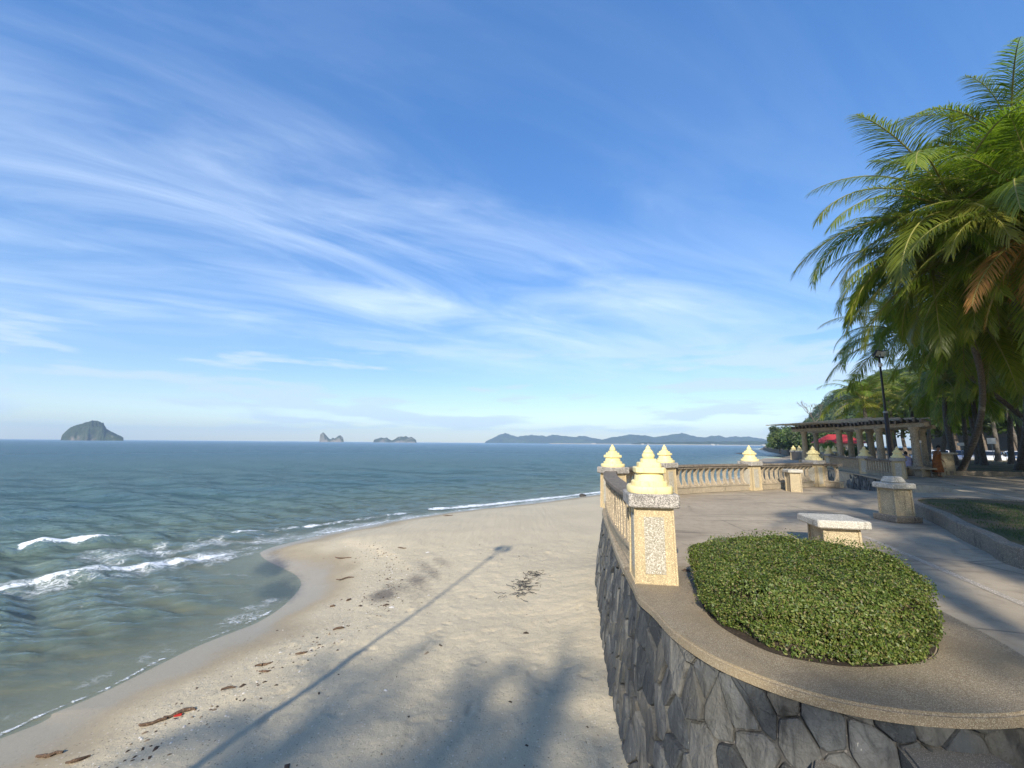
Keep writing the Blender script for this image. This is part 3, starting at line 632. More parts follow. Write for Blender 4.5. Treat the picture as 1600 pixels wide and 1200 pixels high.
def voronoi_cells(seeds, lo, hi):
    cells = []
    for i, p in enumerate(seeds):
        poly = [np.array(q, float) for q in ((lo[0], lo[1]), (hi[0], lo[1]), (hi[0], hi[1]), (lo[0], hi[1]))]
        dd = ((seeds - p) ** 2).sum(1); order = np.argsort(dd)[1:22]
        for j in order:
            q = seeds[j]; mid = (p + q) / 2; n = q - p; new = []
            for a, b in zip(poly, poly[1:] + poly[:1]):
                da, db = (a - mid) @ n, (b - mid) @ n
                if da <= 0: new.append(a)
                if da * db < 0: new.append(a + (b - a) * da / (da - db))
            poly = new
            if len(poly) < 3: break
        if len(poly) >= 3: cells.append(np.array(poly))
    return cells
def rubble_wall(name, label, path, q0, q1, zt, zb, cw, chh, batter, seed, back=.5, shear=.35):
    root = empty(name, (*path.at((q0 + q1) / 2), zb)); tag(root, label, 'wall')
    inv = root.location.copy()
    rs = np.random.RandomState(seed)
    mb = MB(); sweep(mb, path, path.sub(q0, q1, .15), [(-.09, zt), (-.09 + batter, zb), (-back, zb), (-back, zt)])
    o = mb.build('mortar_core', MAT['mortar'], root); o.matrix_parent_inverse = Matrix.Translation(-inv)
    W = (q1 - q0) / cw; Hh = (zt - zb) / chh; n = int(W * Hh)
    seeds = []; tries = 0
    ext = shear * W * cw / chh
    lo = (0, -ext); hi = (W, Hh)
    # jittered rows give even stones
    for iy in range(-int(ext) - 1, int(Hh) + 2):
        for ix in range(-1, int(W) + 2): seeds.append((ix + .5 + (iy % 2) * .5 + rs.uniform(-.38, .38), iy + .5 + rs.uniform(-.36, .36)))
    seeds = np.array(seeds)
    # work in (s, z): v = (z - zb) / chh - shear * s / chh
    cells = voronoi_cells(seeds, (-1, -ext - 1), (W + 1, Hh + 1)); k = 0
    for c in cells:
        s = c[:, 0] * cw; z = zb + c[:, 1] * chh + shear * s * 1.0
        if s.max() < .02 or s.min() > (q1 - q0) - .02 or z.max() < zb + .03 or z.min() > zt - .03: continue
        s = np.clip(s, 0, q1 - q0); z = np.clip(z, zb, zt)
        P = np.stack([s, z], 1); keep = [i for i in range(len(P)) if np.linalg.norm(P[i] - P[i - 1]) > .015]; P = P[keep]
        if len(P) < 3: continue
        # chip the corners
        Q = []
        for i in range(len(P)):
            a, b, d = P[i - 1], P[i], P[(i + 1) % len(P)]; f = rs.uniform(.07, .17); Q += [b + (a - b) * f, b + (d - b) * f]
        P = np.array(Q); cen = P.mean(0)
        def ins(P, g):
            d = P - cen; l = np.linalg.norm(d, axis=1, keepdims=True); return cen + d * np.maximum(1 - g / np.maximum(l, 1e-4), .2)
        h = rs.uniform(.03, .065); tx, ty = rs.uniform(-.13, .13, 2)
        rings = [(ins(P, .007), 0.0), (ins(P, .010), h * .8), (ins(P, .022), h)]
        V = []; F = []; m = len(P)
        for Pr, off in rings:
            for a, b in Pr:
                o_ = -.09 + batter * (zt - b) / (zt - zb) + off + ((a - cen[0]) * tx + (b - cen[1]) * ty if off > 0 else 0) + (rs.uniform(-.009, .009) if off > 0 else -.01)
                p = path.at(q0 + a) + path.nrm(q0 + a) * o_; V.append((p[0], p[1], b))
        a, b = cen; p = path.at(q0 + a) + path.nrm(q0 + a) * (-.09 + batter * (zt - b) / (zt - zb) + h + rs.uniform(0, .014)); V.append((p[0], p[1], b))
        for r_ in range(2):
            for i in range(m): F.append((r_ * m + i, r_ * m + (i + 1) % m, (r_ + 1) * m + (i + 1) % m, (r_ + 1) * m + i))
        for i in range(m): F.append((2 * m + i, 2 * m + (i + 1) % m, 3 * m))
        me = mesh_np('stone', V, F, MAT['rubble'])
        bmx = bmesh.new(); bmx.from_mesh(me); bmesh.ops.recalc_face_normals(bmx, faces=bmx.faces); bmx.to_mesh(me); bmx.free()
        so_ = link('stone', me, root); so_.matrix_parent_inverse = Matrix.Translation(-inv); k += 1
    return root, k
EW = Path(EDGE.p)
_, k1 = rubble_wall('rubble_retaining_wall', 'curved grey slate rubble wall holding up the terrace above the sand', EW, .05, EDGE.near((2.6, 11.9)), -.072, -2.05, .245, .30, .32, 4)
mb = MB(); sweep(mb, EDGE, EDGE.sub(EDGE.near((2.6, 11.9)) + .01, EDGE.L, .3), [(-.06, -.092), (.06, -2.3), (-.6, -2.3), (-.6, -.092)])
tag(mb.build('terrace_wall', MAT['mortar']), 'far flank of the terrace wall hidden below the balustrade', 'wall')
W2 = Path(catmull([(18.6, 19.9), (19.1, 21.5), (20.0, 23.5), (21.2, 25.9), (22.4, 28.9), (23.7, 32.2)], 8))
_, k2 = rubble_wall('landing_rubble_wall', 'shaded blue grey rubble wall beyond the far stair gap', W2, 0, W2.L, -.06, -1.9, .36, .42, .12, 9)
mb = MB(); sweep(mb, W2, W2.sub(0, W2.L, .3), [(.05, -.055), (.05, .012), (-.35, .012), (-.35, -.055)])
tag(mb.build('landing_coping', MAT['plinth']), 'thin pale coping along the far rubble wall', 'coping')
# fan of stairs round the planter nose, down to the sand
st = empty('beach_stairs', (2.3, 2.2, -1.7)); tag(st, 'worn concrete steps winding down between the terrace and the sand', 'stairs')
angs = [-86, -108, -128, -141, -151, -159, -167, -176, -187, -198]
for i in range(9):
    a0, a1 = angs[i], angs[i + 1]; zt = -.215 - .19 * i if i < 7 else -1.36 - .15 * (i - 6); arc = np.linspace(R(a0), R(a1 - 1.5), 6); c = np.array([3.0, 4.3])
    lo = []; hi = []
    for a in arc:
        dv = np.array([math.cos(a), math.sin(a)])
        ts = np.linspace(.6, 2.6, 80); pts = c + dv * ts[:, None]; ok = [t for t, p in zip(ts, pts) if not inside(np.array([p[0]]), np.array([p[1]]), [tuple(e) for e in EDGE.p] + [(3.6, 8), ])[0]]
        r0 = (ok[0] if ok else 1.4) - .12; lo.append(c + dv * r0); hi.append(c + dv * (r0 + (1.35 if i < 5 else .34 if i < 7 else .30)))
    pl = [tuple(p) for p in lo] + [tuple(p) for p in hi[::-1]]
    o = poly_sheet('step', [pl], zt, MAT['step'], 2.2 + zt if i < 8 else .7, st); o.matrix_parent_inverse = Matrix.Translation(-st.location)
    bm = bmesh.new(); bm.from_mesh(o.data); ed = [e for e in bm.edges if len(e.link_faces) == 2 and abs(e.calc_face_angle(0) - math.pi / 2) < .4 and all(v.co.z > zt - .01 for v in e.verts)]
    bmesh.ops.bevel(bm, geom=ed, offset=.02, segments=2, affect='EDGES'); bm.to_mesh(o.data); bm.free()

# ------------------------------------------------------------------ pillars and balustrades
def pillar_meshes():
    # shaft with recessed panels
    bm = bmesh.new(); zt = .915
    lv = [bm.verts.new((sx * .258, sy * .258, 0)) for sx, sy in ((-1, -1), (1, -1), (1, 1), (-1, 1))]; uv = [bm.verts.new((sx * .240, sy * .240, zt)) for sx, sy in ((-1, -1), (1, -1), (1, 1), (-1, 1))]
    bm.faces.new(lv[::-1]); bm.faces.new(uv); sides = [bm.faces.new((lv[i], lv[(i + 1) % 4], uv[(i + 1) % 4], uv[i])) for i in range(4)]
    r = bmesh.ops.inset_individual(bm, faces=sides, thickness=.115, depth=0)
    r2 = bmesh.ops.inset_individual(bm, faces=sides, thickness=.008, depth=-.022)
    ve = [e for e in bm.edges if all(abs(abs(v.co.x) - abs(v.co.y)) < 1e-4 and abs(v.co.x) > .2 for v in e.verts) and abs(e.verts[0].co.z - e.verts[1].co.z) > .5]
    bmesh.ops.bevel(bm, geom=ve, offset=.012, segments=2, affect='EDGES')
    sh = bpy.data.meshes.new('shaft'); bm.to_mesh(sh); bm.free(); sh.materials.append(MAT['shaft'])
    pn = MB().box((0, 0, 0), (.245, .012, .68), 0, .004).mesh('panel', MAT['pebble'])
    cp = MB().box((0, 0, 1.0), (.62, .62, .17), 0, .018).mesh('cap', MAT['granite'])
    f = MB()
    f.lathe([(.283, 1.085), (.29, 1.10), (.29, 1.155), (.278, 1.172)], 28, sq=.35)
    f.lathe([(.228, 1.170), (.230, 1.185), (.228, 1.222), (.218, 1.232)], 28, sq=.3)
    f.lathe([(.192, 1.230), (.184, 1.30), (.172, 1.318)], 28, sq=.25)
    f.lathe([(.16, 1.316), (.16, 1.332)], 24, sq=.2)
    f.lathe([(.182, 1.331), (.198, 1.342), (.198, 1.395), (.188, 1.405)], 28, sq=.75)
    f.lathe([(.148, 1.404), (.150, 1.412), (.148, 1.458), (.138, 1.467)], 28, sq=.75)
    f.lathe([(.106, 1.466), (.106, 1.506), (.092, 1.516)], 24, sq=.5)
    f.lathe([(.06, 1.510), (.078, 1.526), (.085, 1.552), (.078, 1.578), (.055, 1.592)], 20)
    f.lathe([(.062, 1.588), (.070, 1.595), (.062, 1.610), (.042, 1.632), (.032, 1.640), (.034, 1.652), (.022, 1.672), (.005, 1.69)], 18)
    return sh, pn, cp, f.mesh('finial', MAT['yellow'], True)
PM = pillar_meshes()
def pillar(x, y, z, rz, label, group=None, s=1.0, panel=True):
    r = empty('balustrade_pillar', (x, y, z), rz); r.scale = (s, s, s); tag(r, label, 'pillar', group)
    link('shaft', PM[0], r)
    if panel:
        for k in range(4):
            a = k * math.pi / 2; link('panel', PM[1], r, (math.sin(a) * .2285, -math.cos(a) * .2285, .4575), (R(-1.5) * math.cos(a), R(-1.5) * math.sin(a), a))
    link('cap', PM[2], r); link('finial', PM[3], r)
    return r
PG = 'pillars of the near balustrade'
RAIL = Path(catmull([(1.83, 5.66), (1.90, 7.0), (2.14, 8.9), (2.40, 10.3), (2.76, 11.5), (3.75, 13.2), (5.25, 14.45), (7.1, 15.45), (9.2, 16.3), (11.0, 17.1), (12.85, 17.95), (13.25, 17.85), (13.45, 17.3)], 10))
PILL = [((1.83, 5.64), -8, 'large pale pillar with yellow stepped finial beside the hedge bed'), ((2.76, 11.5), 24, 'yellow topped pillar where the sea side rail meets the bend, nearest the sea'), ((5.25, 14.45), 32, 'yellow topped pillar half hidden behind the large front pillar'), ((9.2, 16.3), 24, 'sunlit yellow topped pillar alone in the middle of the far rail'), ((12.85, 17.95), 24, 'shaded pillar at the right end of the far curved rail')]
for (p, a, lb) in PILL: pillar(p[0], p[1], .012, R(a), lb, PG)
def baluster_mesh():
    V = []; F = []; n = 8
    for i in range(n + 1):
        t = i / n; z = t * .64; yo = .105; yi = -.125 + .155 * math.sin(math.pi * t) ** .8
        for sx in (-1, 1): V += [(sx * .036, yi, z), (sx * .036, yo, z)]
    for i in range(n):
        a = i * 4; b = a + 4
        F += [(a, a + 1, b + 1, b), (a + 3, a + 2, b + 2, b + 3), (a + 2, a, b, b + 2), (a + 1, a + 3, b + 3, b + 1)]
    F += [(0, 2, 3, 1), (n * 4, n * 4 + 1, n * 4 + 3, n * 4 + 2)]
    return MB().add(V, F).mesh('baluster', MAT['baluster'])
BAL = baluster_mesh()
def balustrade(path, q0, q1, label, group, space=.28, z0=.012, plz=.26, top=1.0):
    c = path.at((q0 + q1) / 2); root = empty('balustrade', (c[0], c[1], z0)); tag(root, label, 'balustrade', group); inv = Matrix.Translation((-c[0], -c[1], -z0))
    qs = path.sub(q0, q1, .12)
    mb = MB(); sweep(mb, path, qs, [(.10, z0), (.10, plz - .05), (.135, plz - .045), (.135, plz), (-.135, plz), (-.135, plz - .045), (-.11, plz - .05), (-.11, z0)])
    mb.build('plinth', MAT['plinth'], root).matrix_parent_inverse = inv
    mb = MB(); sweep(mb, path, qs, [(.12, top - .135), (.12, top - .075), (.16, top - .065), (.16, top - .012), (.148, top), (-.148, top), (-.16, top - .012), (-.16, top - .065), (-.12, top - .075), (-.12, top - .135)])
    mb.build('top_rail', MAT['rail'], root).matrix_parent_inverse = inv
    n = int((q1 - q0) / space)
    for i in range(n):
        q = q0 + (i + .5) * (q1 - q0) / n; p = path.at(q); t = path.tan(q)
        o = link('baluster', BAL, root, (p[0], p[1], plz - .012), (rng.uniform(-.01, .01), 0, math.atan2(t[1], t[0])), (1, 1, (top - .135 - plz + .024) / .64)); o.matrix_parent_inverse = inv
    return root
qp = [RAIL.near(p) for p, _, _ in PILL]
BL = ['curved balustrade of upright slats running along the beach side from the large pillar', 'short balustrade rounding the seaward corner behind the large pillar', 'sunlit balustrade of crescent balusters left of the lone pillar', 'shaded balustrade of crescent balusters right of the lone pillar']
for i in range(4): balustrade(RAIL, qp[i] + .27, qp[i + 1] - .27, BL[i], 'near balustrade', .285 if i else .25)
balustrade(RAIL, qp[4] + .27, RAIL.L, 'short end piece of balustrade turning in past the shaded end pillar', 'near balustrade')
# far balustrade beyond the stair gap
RAIL2 = Path(catmull([(20.75, 22.7), (21.05, 23.6), (21.75, 25.95), (22.9, 28.9), (24.2, 32.1)], 8))
P2 = [((20.62, 22.5), 40, 'shaded pillar with olive finial at the near end of the far balustrade'), ((21.75, 25.95), 22, 'low finial pillar midway along the far balustrade'), ((24.2, 32.1), 20, 'finial pillar at the far end of the far balustrade')]
for (p, a, lb) in P2: pillar(p[0], p[1], .012, R(a), lb, 'pillars of the far balustrade')
q2 = [RAIL2.near(p) for p, _, _ in P2]
balustrade(RAIL2, q2[0] + .3, q2[1] - .27, 'far balustrade stretch right of its middle pillar', 'far balustrade', .24, top=.98)
balustrade(RAIL2, q2[1] + .27, q2[2] - .27, 'far balustrade stretch left of its middle pillar', 'far balustrade', .24, top=.98)
for px, Y, lb in [(1240, 50, 'tiny cream finial pillar furthest left beside the green shrubs'), (1249, 49, 'second tiny cream finial pillar from the green shrubs'), (1258, 47, 'third tiny cream finial pillar from the green shrubs'), (1284, 40, 'tiny cream finial pillar under the left pergola column'), (1303, 43, 'tiny cream finial pillar below the red roof')]:
    p = aty(px, 705, Y); pillar(p[0], p[1], 0, R(20), lb, 'small pillars along the distant sea wall', 1.0, False)
WL3 = Path(catmull([aty(1300, 705, 42)[:2], aty(1284, 705, 40.3)[:2], aty(1258, 705, 47)[:2], aty(1238, 705, 50)[:2]], 6))
mb = MB(); sweep(mb, WL3, WL3.sub(0, WL3.L, .5), [(.12, -.3), (.12, .95), (-.12, .95), (-.12, -.3)]); tag(mb.build('sea_wall', MAT['rail']), 'dark low parapet linking the distant cream finial pillars', 'wall')

# ------------------------------------------------------------------ pedestals
def pedestal(x, y, z, rz, w, h, capw, caph, label, top=None, foot=None):
    r = empty('stone_pedestal', (x, y, z), rz); tag(r, label, 'pedestal')
    z0 = 0
    if foot: MB().box((0, 0, foot[1] / 2), (foot[0], foot[0], foot[1]), 0, .015).build('foot', MAT['kerb'], r); z0 = foot[1]
    bm = bmesh.new(); zt = h; a = w / 2; b = w / 2 * 1.05
    lv = [bm.verts.new((sx * b, sy * b, z0)) for sx, sy in ((-1, -1), (1, -1), (1, 1), (-1, 1))]; uv = [bm.verts.new((sx * a, sy * a, zt)) for sx, sy in ((-1, -1), (1, -1), (1, 1), (-1, 1))]
    bm.faces.new(lv[::-1]); bm.faces.new(uv); sides = [bm.faces.new((lv[i], lv[(i + 1) % 4], uv[(i + 1) % 4], uv[i])) for i in range(4)]
    bmesh.ops.inset_individual(bm, faces=sides, thickness=w * .2, depth=0); bmesh.ops.inset_individual(bm, faces=sides, thickness=.008, depth=-.03)
    me = bpy.data.meshes.new('body'); bm.to_mesh(me); bm.free(); me.materials.append(MAT['pedestal']); link('body', me, r)
    MB().box((0, 0, h + caph / 2), (capw, capw, caph), 0, .02).build('cap', MAT['slabcap'], r)
    if top: MB().box((0, 0, h + caph + top[1] / 2), (top[0], top[0], top[1]), 0, .02, .78).build('top_block', MAT['slabcap'], r)
    return r
pedestal(5.50, 7.37, 0, R(-12), .54, .375, .77, .13, 'low square stone seat with pale slab top behind the hedge')
pedestal(8.98, 10.0, 0, R(2), .43, .74, .56, .13, 'tall shaded pedestal with stepped slab top at the lawn kerb', (.34, .14), (.62, .14))
pedestal(10.58, 15.95, 0, R(-8), .38, .70, .50, .12, 'small pedestal in front of the shaded far balustrade')
p = aty(1484, 740, 25.2); pedestal(p[0] + .5, p[1] + .6, 0, R(-30), .55, 1.25, .9, .1, 'dark square pedestal beside the person in rust orange')

# ------------------------------------------------------------------ lawns with kerbs
def bed(name, pts, z, label, kw=.16, sub=5):
    c = catmull(pts, sub, True); P = Path(np.vstack([c, c[:1]]))
    b = poly_sheet(name, [[tuple(p) for p in c]], z - .03, MAT['lawn'], z + .1); tag(b, label, None, None, 'structure')
    mb = MB(); sweep(mb, P, np.linspace(0, P.L, 160), [(.0, -.05), (.0, z - .02), (-.02, z), (-kw, z), (-kw, -.05)] if False else [(kw * .5, -.05), (kw * .5, z - .02), (kw * .5 - .02, z), (-kw * .5, z), (-kw * .5, -.05)])
    k = mb.build('lawn_kerb', MAT['kerb'], smooth=True); tag(k, 'concrete kerb ' + label.split(' ', 1)[0] + ' round the ' + label, 'kerb')
    return b, k
b1, kk1 = bed('lawn', [(7.35, 6.22), (7.88, 7.08), (8.58, 8.2), (9.27, 9.13), (9.86, 10.1), (10.55, 11.2), (11.4, 11.9), (12.6, 11.95), (14.2, 11.1), (17, 8), (18, 2), (12, -1), (8, 1), (7.0, 4)], .30, 'raised shaded lawn')
kk1['label'] = 'curved concrete kerb edging the near raised lawn'
b2, kk2 = bed('tree_lawn', [(26.4, 26.9), (28.6, 25.2), (33, 24.6), (42, 24), (60, 28), (78, 44), (66, 56), (48, 47), (36, 36)], .26, 'dry sunlit lawn under the palms')
kk2['label'] = 'far concrete kerb edging the dry lawn under the palm trunks'
# short rough grass on the near lawn
def grass(name, pts_poly, z, n, h, seed):
    rs = np.random.RandomState(seed); P = np.array(pts_poly); lo, hi = P.min(0), P.max(0); X = rs.uniform(lo[0], hi[0], n * 3); Y = rs.uniform(lo[1], hi[1], n * 3)
    m = inside(X, Y, pts_poly) & (fbm(X * .8, Y * .8, 44) > .44); X, Y = X[m][:n], Y[m][:n]; k = len(X)
    a = rs.uniform(0, 6.28, k); w = .006; hh = h * rs.uniform(.5, 1.2, k); lx, ly = rs.normal(0, h * .4, (2, k))
    V = np.stack([np.stack([X - np.cos(a) * w, Y - np.sin(a) * w, 0 * X + z], 1), np.stack([X + np.cos(a) * w, Y + np.sin(a) * w, 0 * X + z], 1), np.stack([X + lx, Y + ly, z + hh], 1)], 1)
    me = mesh_np(name, V, np.arange(k * 3).reshape(-1, 3), MAT['leaf']); o = link(name, me); tag(o, 'short thin grass on the near raised lawn', 'grass', None, 'stuff')
grass('lawn_grass', [(7.6, 6.2), (8.1, 7.0), (8.8, 8.1), (9.5, 9.0), (10.1, 10.0), (10.7, 11.0), (11.5, 11.7), (12.6, 11.7), (14.0, 10.9), (15, 9), (13, 5), (8, 4)], .265, 16000, .05, 5)

# ------------------------------------------------------------------ hedge
def make_hedge():
    c = hole.mean(0); root = empty('oval_hedge', (c[0], c[1], 0)); tag(root, 'dense clipped green hedge filling the oval stone bed', 'hedge'); inv = Matrix.Translation((-c[0], -c[1], 0))
    rs = np.random.RandomState(21); H = .56
    O = np.array(hole); P = Path(np.vstack([O, O[:1]]))
    def prof(z): # outward offset of the clipped side at height z
        t = z / H; return -.05 + .10 * np.sin(np.clip(t, 0, 1) * 2.4) - .16 * np.clip((t - .80) / .2, 0, 1) ** 2
    pts = []; nrm = []
    q = rs.uniform(0, P.L, 92000); z = rs.uniform(.015, H * 1.0, 92000)
    bx = np.interp(q, P.s, P.p[:, 0]); by = np.interp(q, P.s, P.p[:, 1]); tx = np.gradient(P.p[:, 0], P.s); ty = np.gradient(P.p[:, 1], P.s)
    nx = np.interp(q, P.s, ty); ny = -np.interp(q, P.s, tx); l = np.hypot(nx, ny); nx /= l; ny /= l
    sgn = np.sign(((bx - c[0]) * nx + (by - c[1]) * ny).mean()); nx *= sgn; ny *= sgn
    lump = (fbm(q * 2.2, z * 5, 61, 3) - .5) * .27; dep = np.abs(rs.normal(0, .06, len(q)))
    off = prof(z) + lump - dep + np.where(rs.rand(len(q)) < .03, rs.uniform(0, .07, len(q)), 0)
    hole_m = (fbm(q * 3.1, z * 7, 90, 2) > .40) | (rs.rand(len(q)) < .25)
    S = np.stack([bx + nx * off, by + ny * off, z], 1)[hole_m]; SN = np.stack([nx, ny, .35 + 0 * nx], 1)[hole_m]
    lo, hi = O.min(0) - .05, O.max(0) + .05; n = 135000
    X = rs.uniform(lo[0], hi[0], n); Y = rs.uniform(lo[1], hi[1], n); m = inside(X, Y, [tuple(c + (p - c) * .985) for p in O]); X, Y = X[m], Y[m]
    ed, _ = seg_dist(X, Y, [tuple(p) for p in P.p])
    zt = H - .10 * np.exp(-(ed / .09) ** 2) + (fbm(X * 3, Y * 3, 71, 4) - .5) * .22 - np.abs(rs.normal(0, .035, len(X))) + np.where(rs.rand(len(X)) < .07, rs.uniform(0, .11, len(X)) ** 1.0, 0)
    T = np.stack([X, Y, zt], 1); TN = np.tile([0, 0, 1.0], (len(T), 1))
    C = np.vstack([S, T]); Nn = np.vstack([SN, TN]); k = len(C)
    Nn = Nn + rs.normal(0, .75, (k, 3)); Nn /= np.linalg.norm(Nn, axis=1, keepdims=True)
    a = np.cross(Nn, rs.normal(0, 1, (k, 3))); a /= np.linalg.norm(a, axis=1, keepdims=True); b = np.cross(Nn, a)
    L = rs.uniform(.0085, .0165, k)[:, None]; W = L * rs.uniform(.42, .6, (k, 1))
    V = np.stack([C - a * L, C + b * W + Nn * L * .15, C + a * L, C - b * W + Nn * L * .15], 1)
    me = mesh_np('leaves', V, np.arange(k * 4).reshape(-1, 4), MAT['hedge']); o = link('leaves', me, root); o.matrix_parent_inverse = inv; o['kind'] = 'stuff'
    # twigs
    nt = 2600; idx = rs.choice(k, nt); B = C[idx] + rs.normal(0, .02, (nt, 3)); dr = rs.normal(0, 1, (nt, 3)); dr[:, 2] = np.abs(dr[:, 2]) * .8; dr /= np.linalg.norm(dr, axis=1, keepdims=True)
    ln = rs.uniform(.04, .12, (nt, 1)); E2 = B + dr * ln * .6; B = B - dr * ln * .4; sd_ = np.cross(dr, rs.normal(0, 1, (nt, 3))); sd_ /= np.linalg.norm(sd_, axis=1, keepdims=True); up_ = np.cross(dr, sd_); w = .0022
    V = np.stack([B + sd_ * w, B - sd_ * w * .5 + up_ * w, B - sd_ * w * .5 - up_ * w, E2], 1); base = np.arange(nt)[:, None] * 4
    F = np.vstack([base + np.array([[0, 1, 3]]), base + np.array([[1, 2, 3]]), base + np.array([[2, 0, 3]])])
    o = link('twigs', mesh_np('twigs', V, F, MAT['bark']), root); o.matrix_parent_inverse = inv; o['kind'] = 'stuff'
    core = [tuple(c + (p - c) * .90) for p in O]; o = poly_sheet('inner_branches', [core], H - .18, MAT['soil'], H - .20, root); o.matrix_parent_inverse = inv
make_hedge()

# ------------------------------------------------------------------ palms
def frond_mesh(name, e0, droop, L, nl, seed, lf=1.0, mat='frond', sag=1.0, blow=0.0):
    rs = np.random.RandomState(seed); ns = 14; pts = []; tg = []
    p = np.array([0., 0, 0]); twist = rs.uniform(-.22, .22)
    for i in range(ns + 1):
        t = i / ns; e = e0 - droop * t ** 1.35; dv = np.array([math.cos(e) * math.cos(twist * t), math.cos(e) * math.sin(twist * t) + blow * t, math.sin(e)]); dv /= np.linalg.norm(dv)
        pts.append(p.copy()); tg.append(dv); p = p + dv * L / ns
    pts = np.array(pts); tg = np.array(tg); tt = np.linspace(0, 1, ns + 1)
    mb = MB(); mb.tube([tuple(q) for q in pts], [.045 * (1 - .88 * t) + .004 for t in tt], 5)
    nv0 = len(mb.v); tip = [0.0] * nv0
    V = list(mb.v); F = list(mb.f); sg = 4
    roll = rs.uniform(-.5, .5)
    for side in (-1, 1):
        for j in range(nl):
            t = .13 + .87 * (j + rs.uniform(-.3, .3)) / nl; t = min(max(t, .1), .995)
            P = np.array([np.interp(t, tt, pts[:, k]) for k in range(3)]); T = np.array([np.interp(t, tt, tg[:, k]) for k in range(3)]); T /= np.linalg.norm(T)
            sv = np.cross(T, [0, 0, 1.0]); l = np.linalg.norm(sv); sv = sv / l if l > .1 else np.array([0, 1., 0]); uv = np.cross(sv, T)
            sv = sv * math.cos(roll * t) + uv * math.sin(roll * t); uv = np.cross(sv, T)
            ll = lf * L * .225 * (math.sin(math.pi * min(1, .22 + .70 * t)) ** .7 + .05) * rs.uniform(.85, 1.12)
            d = sv * side * (1.0 - .35 * t) + T * (.55 + .55 * t) + uv * .22 + rs.normal(0, .10, 3); d /= np.linalg.norm(d)
            w = .021 * (L / 5) ** .5 * rs.uniform(.8, 1.2) * (1.25 if nl < 50 else 1); wd = np.cross(d, uv); wd /= np.linalg.norm(wd); q = P.copy(); b = len(V); br = rs.rand() < .08
            for s in range(sg + 1):
                u = s / sg; ww = w * (1 - u ** 2.2) * (.55 + .9 * min(u * 2.5, 1) * .5) if s < sg else 0
                if s < sg: V += [tuple(q + wd * ww), tuple(q - wd * ww)]; tip += [u * rs.uniform(.6, 1.1)] * 2
                else: V.append(tuple(q)); tip.append(rs.uniform(.5, 1.2))
                d = d + np.array([0, 0, -1.0]) * sag * (.21 + (.5 if br and s == 1 else 0)); d /= np.linalg.norm(d); q = q + d * ll / sg
            for s in range(sg - 1): F.append((b + 2 * s, b + 2 * s + 1, b + 2 * s + 3, b + 2 * s + 2))
            F.append((b + 2 * sg - 2, b + 2 * sg - 1, b + 2 * sg))
    me = mesh_np(name, V, F, MAT[mat]); me.materials.append(MAT['rachis'])
    mi = np.zeros(len(me.polygons), np.int32); mi[:len(mb.f)] = 1; me.polygons.foreach_set('material_index', mi); add_attr(me, 'tip', np.array(tip)[:len(me.vertices)])
    return me
ELEV = [(78, 70), (62, 85), (45, 95), (28, 95), (8, 85), (-14, 66), (-38, 42)]
def frond_set(L, nl, seed, mat='frond'):
    return [[frond_mesh('frond', R(e), R(d) * s, L, nl, seed + 31 * i + 7 * k, 1.0, mat) for k, s in enumerate((.85, 1.15))] for i, (e, d) in enumerate(ELEV)]
FS_BIG = frond_set(5.2, 88, 100); FS_MID = frond_set(4.3, 54, 500)
FS_Y = [frond_mesh('frond', R(20), R(95), 5.0, 74, 900, 1, 'frond_y'), frond_mesh('frond', R(-10), R(70), 5.0, 74, 901, 1, 'frond_y'), frond_mesh('frond', R(-30), R(50), 4.6, 74, 902, 1, 'frond_y')]
FS_O = [frond_mesh('frond', R(-25), R(50), 4.4, 60, 910, .95, 'frond_o'), frond_mesh('frond', R(-50), R(30), 4.0, 60, 911, .9, 'frond_o')]
def palm(base, crown, label, group, fs, nf=26,  seed=1, r0=.19, r1=.11, yel=2, ora=1, bow=(0, 0), scale=1.0, emax=7):
    rs = np.random.RandomState(seed); b = Vector(base); c = Vector(crown)
    root = empty('coconut_palm', base); tag(root, label, 'palm tree', group)
    pts = []; rad = []
    for i in range(15):
        t = i / 14; p = (c - b) * t; hz = Vector((p.x, p.y, 0)); k = t ** 1.0 + .0
        p = p + Vector((bow[0], bow[1], 0)) * math.sin(math.pi * t); pts.append(p); rad.append((r0 * (1 + .55 * math.exp(-t * 18))) * (1 - t) + r1 * t)
    MB().tube(pts, rad, 12).build('trunk', MAT['trunk'], root, True)
    top = c - b
    # crown heart with old leaf bases and nuts
    h = MB(); h.lathe([(r1, -.5), (r1 * 1.9, -.1), (r1 * 2.1, .15), (r1 * 1.1, .45), (.02, .9)], 10, tuple(top)); h.build('crown_heart', MAT['rachis'], root, True)
    ga = 2.39996; a0 = rs.uniform(0, 6.28)
    for i in range(nf):
        u = (i + .5) / nf; cls = min(emax - 1, int(u ** .9 * emax)); me = fs[cls][rs.randint(2)]
        if i >= nf - ora: me = FS_O[rs.randint(2)]
        elif i >= nf - ora - yel: me = FS_Y[rs.randint(3)]
        s = scale * rs.uniform(.88, 1.08) * (.72 if cls == 0 else 1)
        link('frond', me, root, top + Vector((0, 0, .25 - .45 * u)), (rs.uniform(-.12, .12), rs.uniform(-.1, .1), a0 + i * ga + rs.uniform(-.25, .25)), (s, s, s))
    return root
A = aty
G1 = 'tall coconut palms leaning over the terrace'
def cr(px, py, Y): p = A(px, py, Y); return (p[0], p[1], p[2])
palm((34.5, 23.5, .2), cr(1580, 232, 16.5), 'tallest coconut palm reaching out of the top right corner', G1, FS_BIG, 36, 3, bow=(.8, 0), yel=2, ora=0)
palm((31.0, 25.0, .2), cr(1490, 330, 16.2), 'big coconut palm with sunlit green crown spreading left over the terrace', G1, FS_BIG, 40, 8, bow=(1.2, -.6), yel=4, ora=0, scale=1.15)
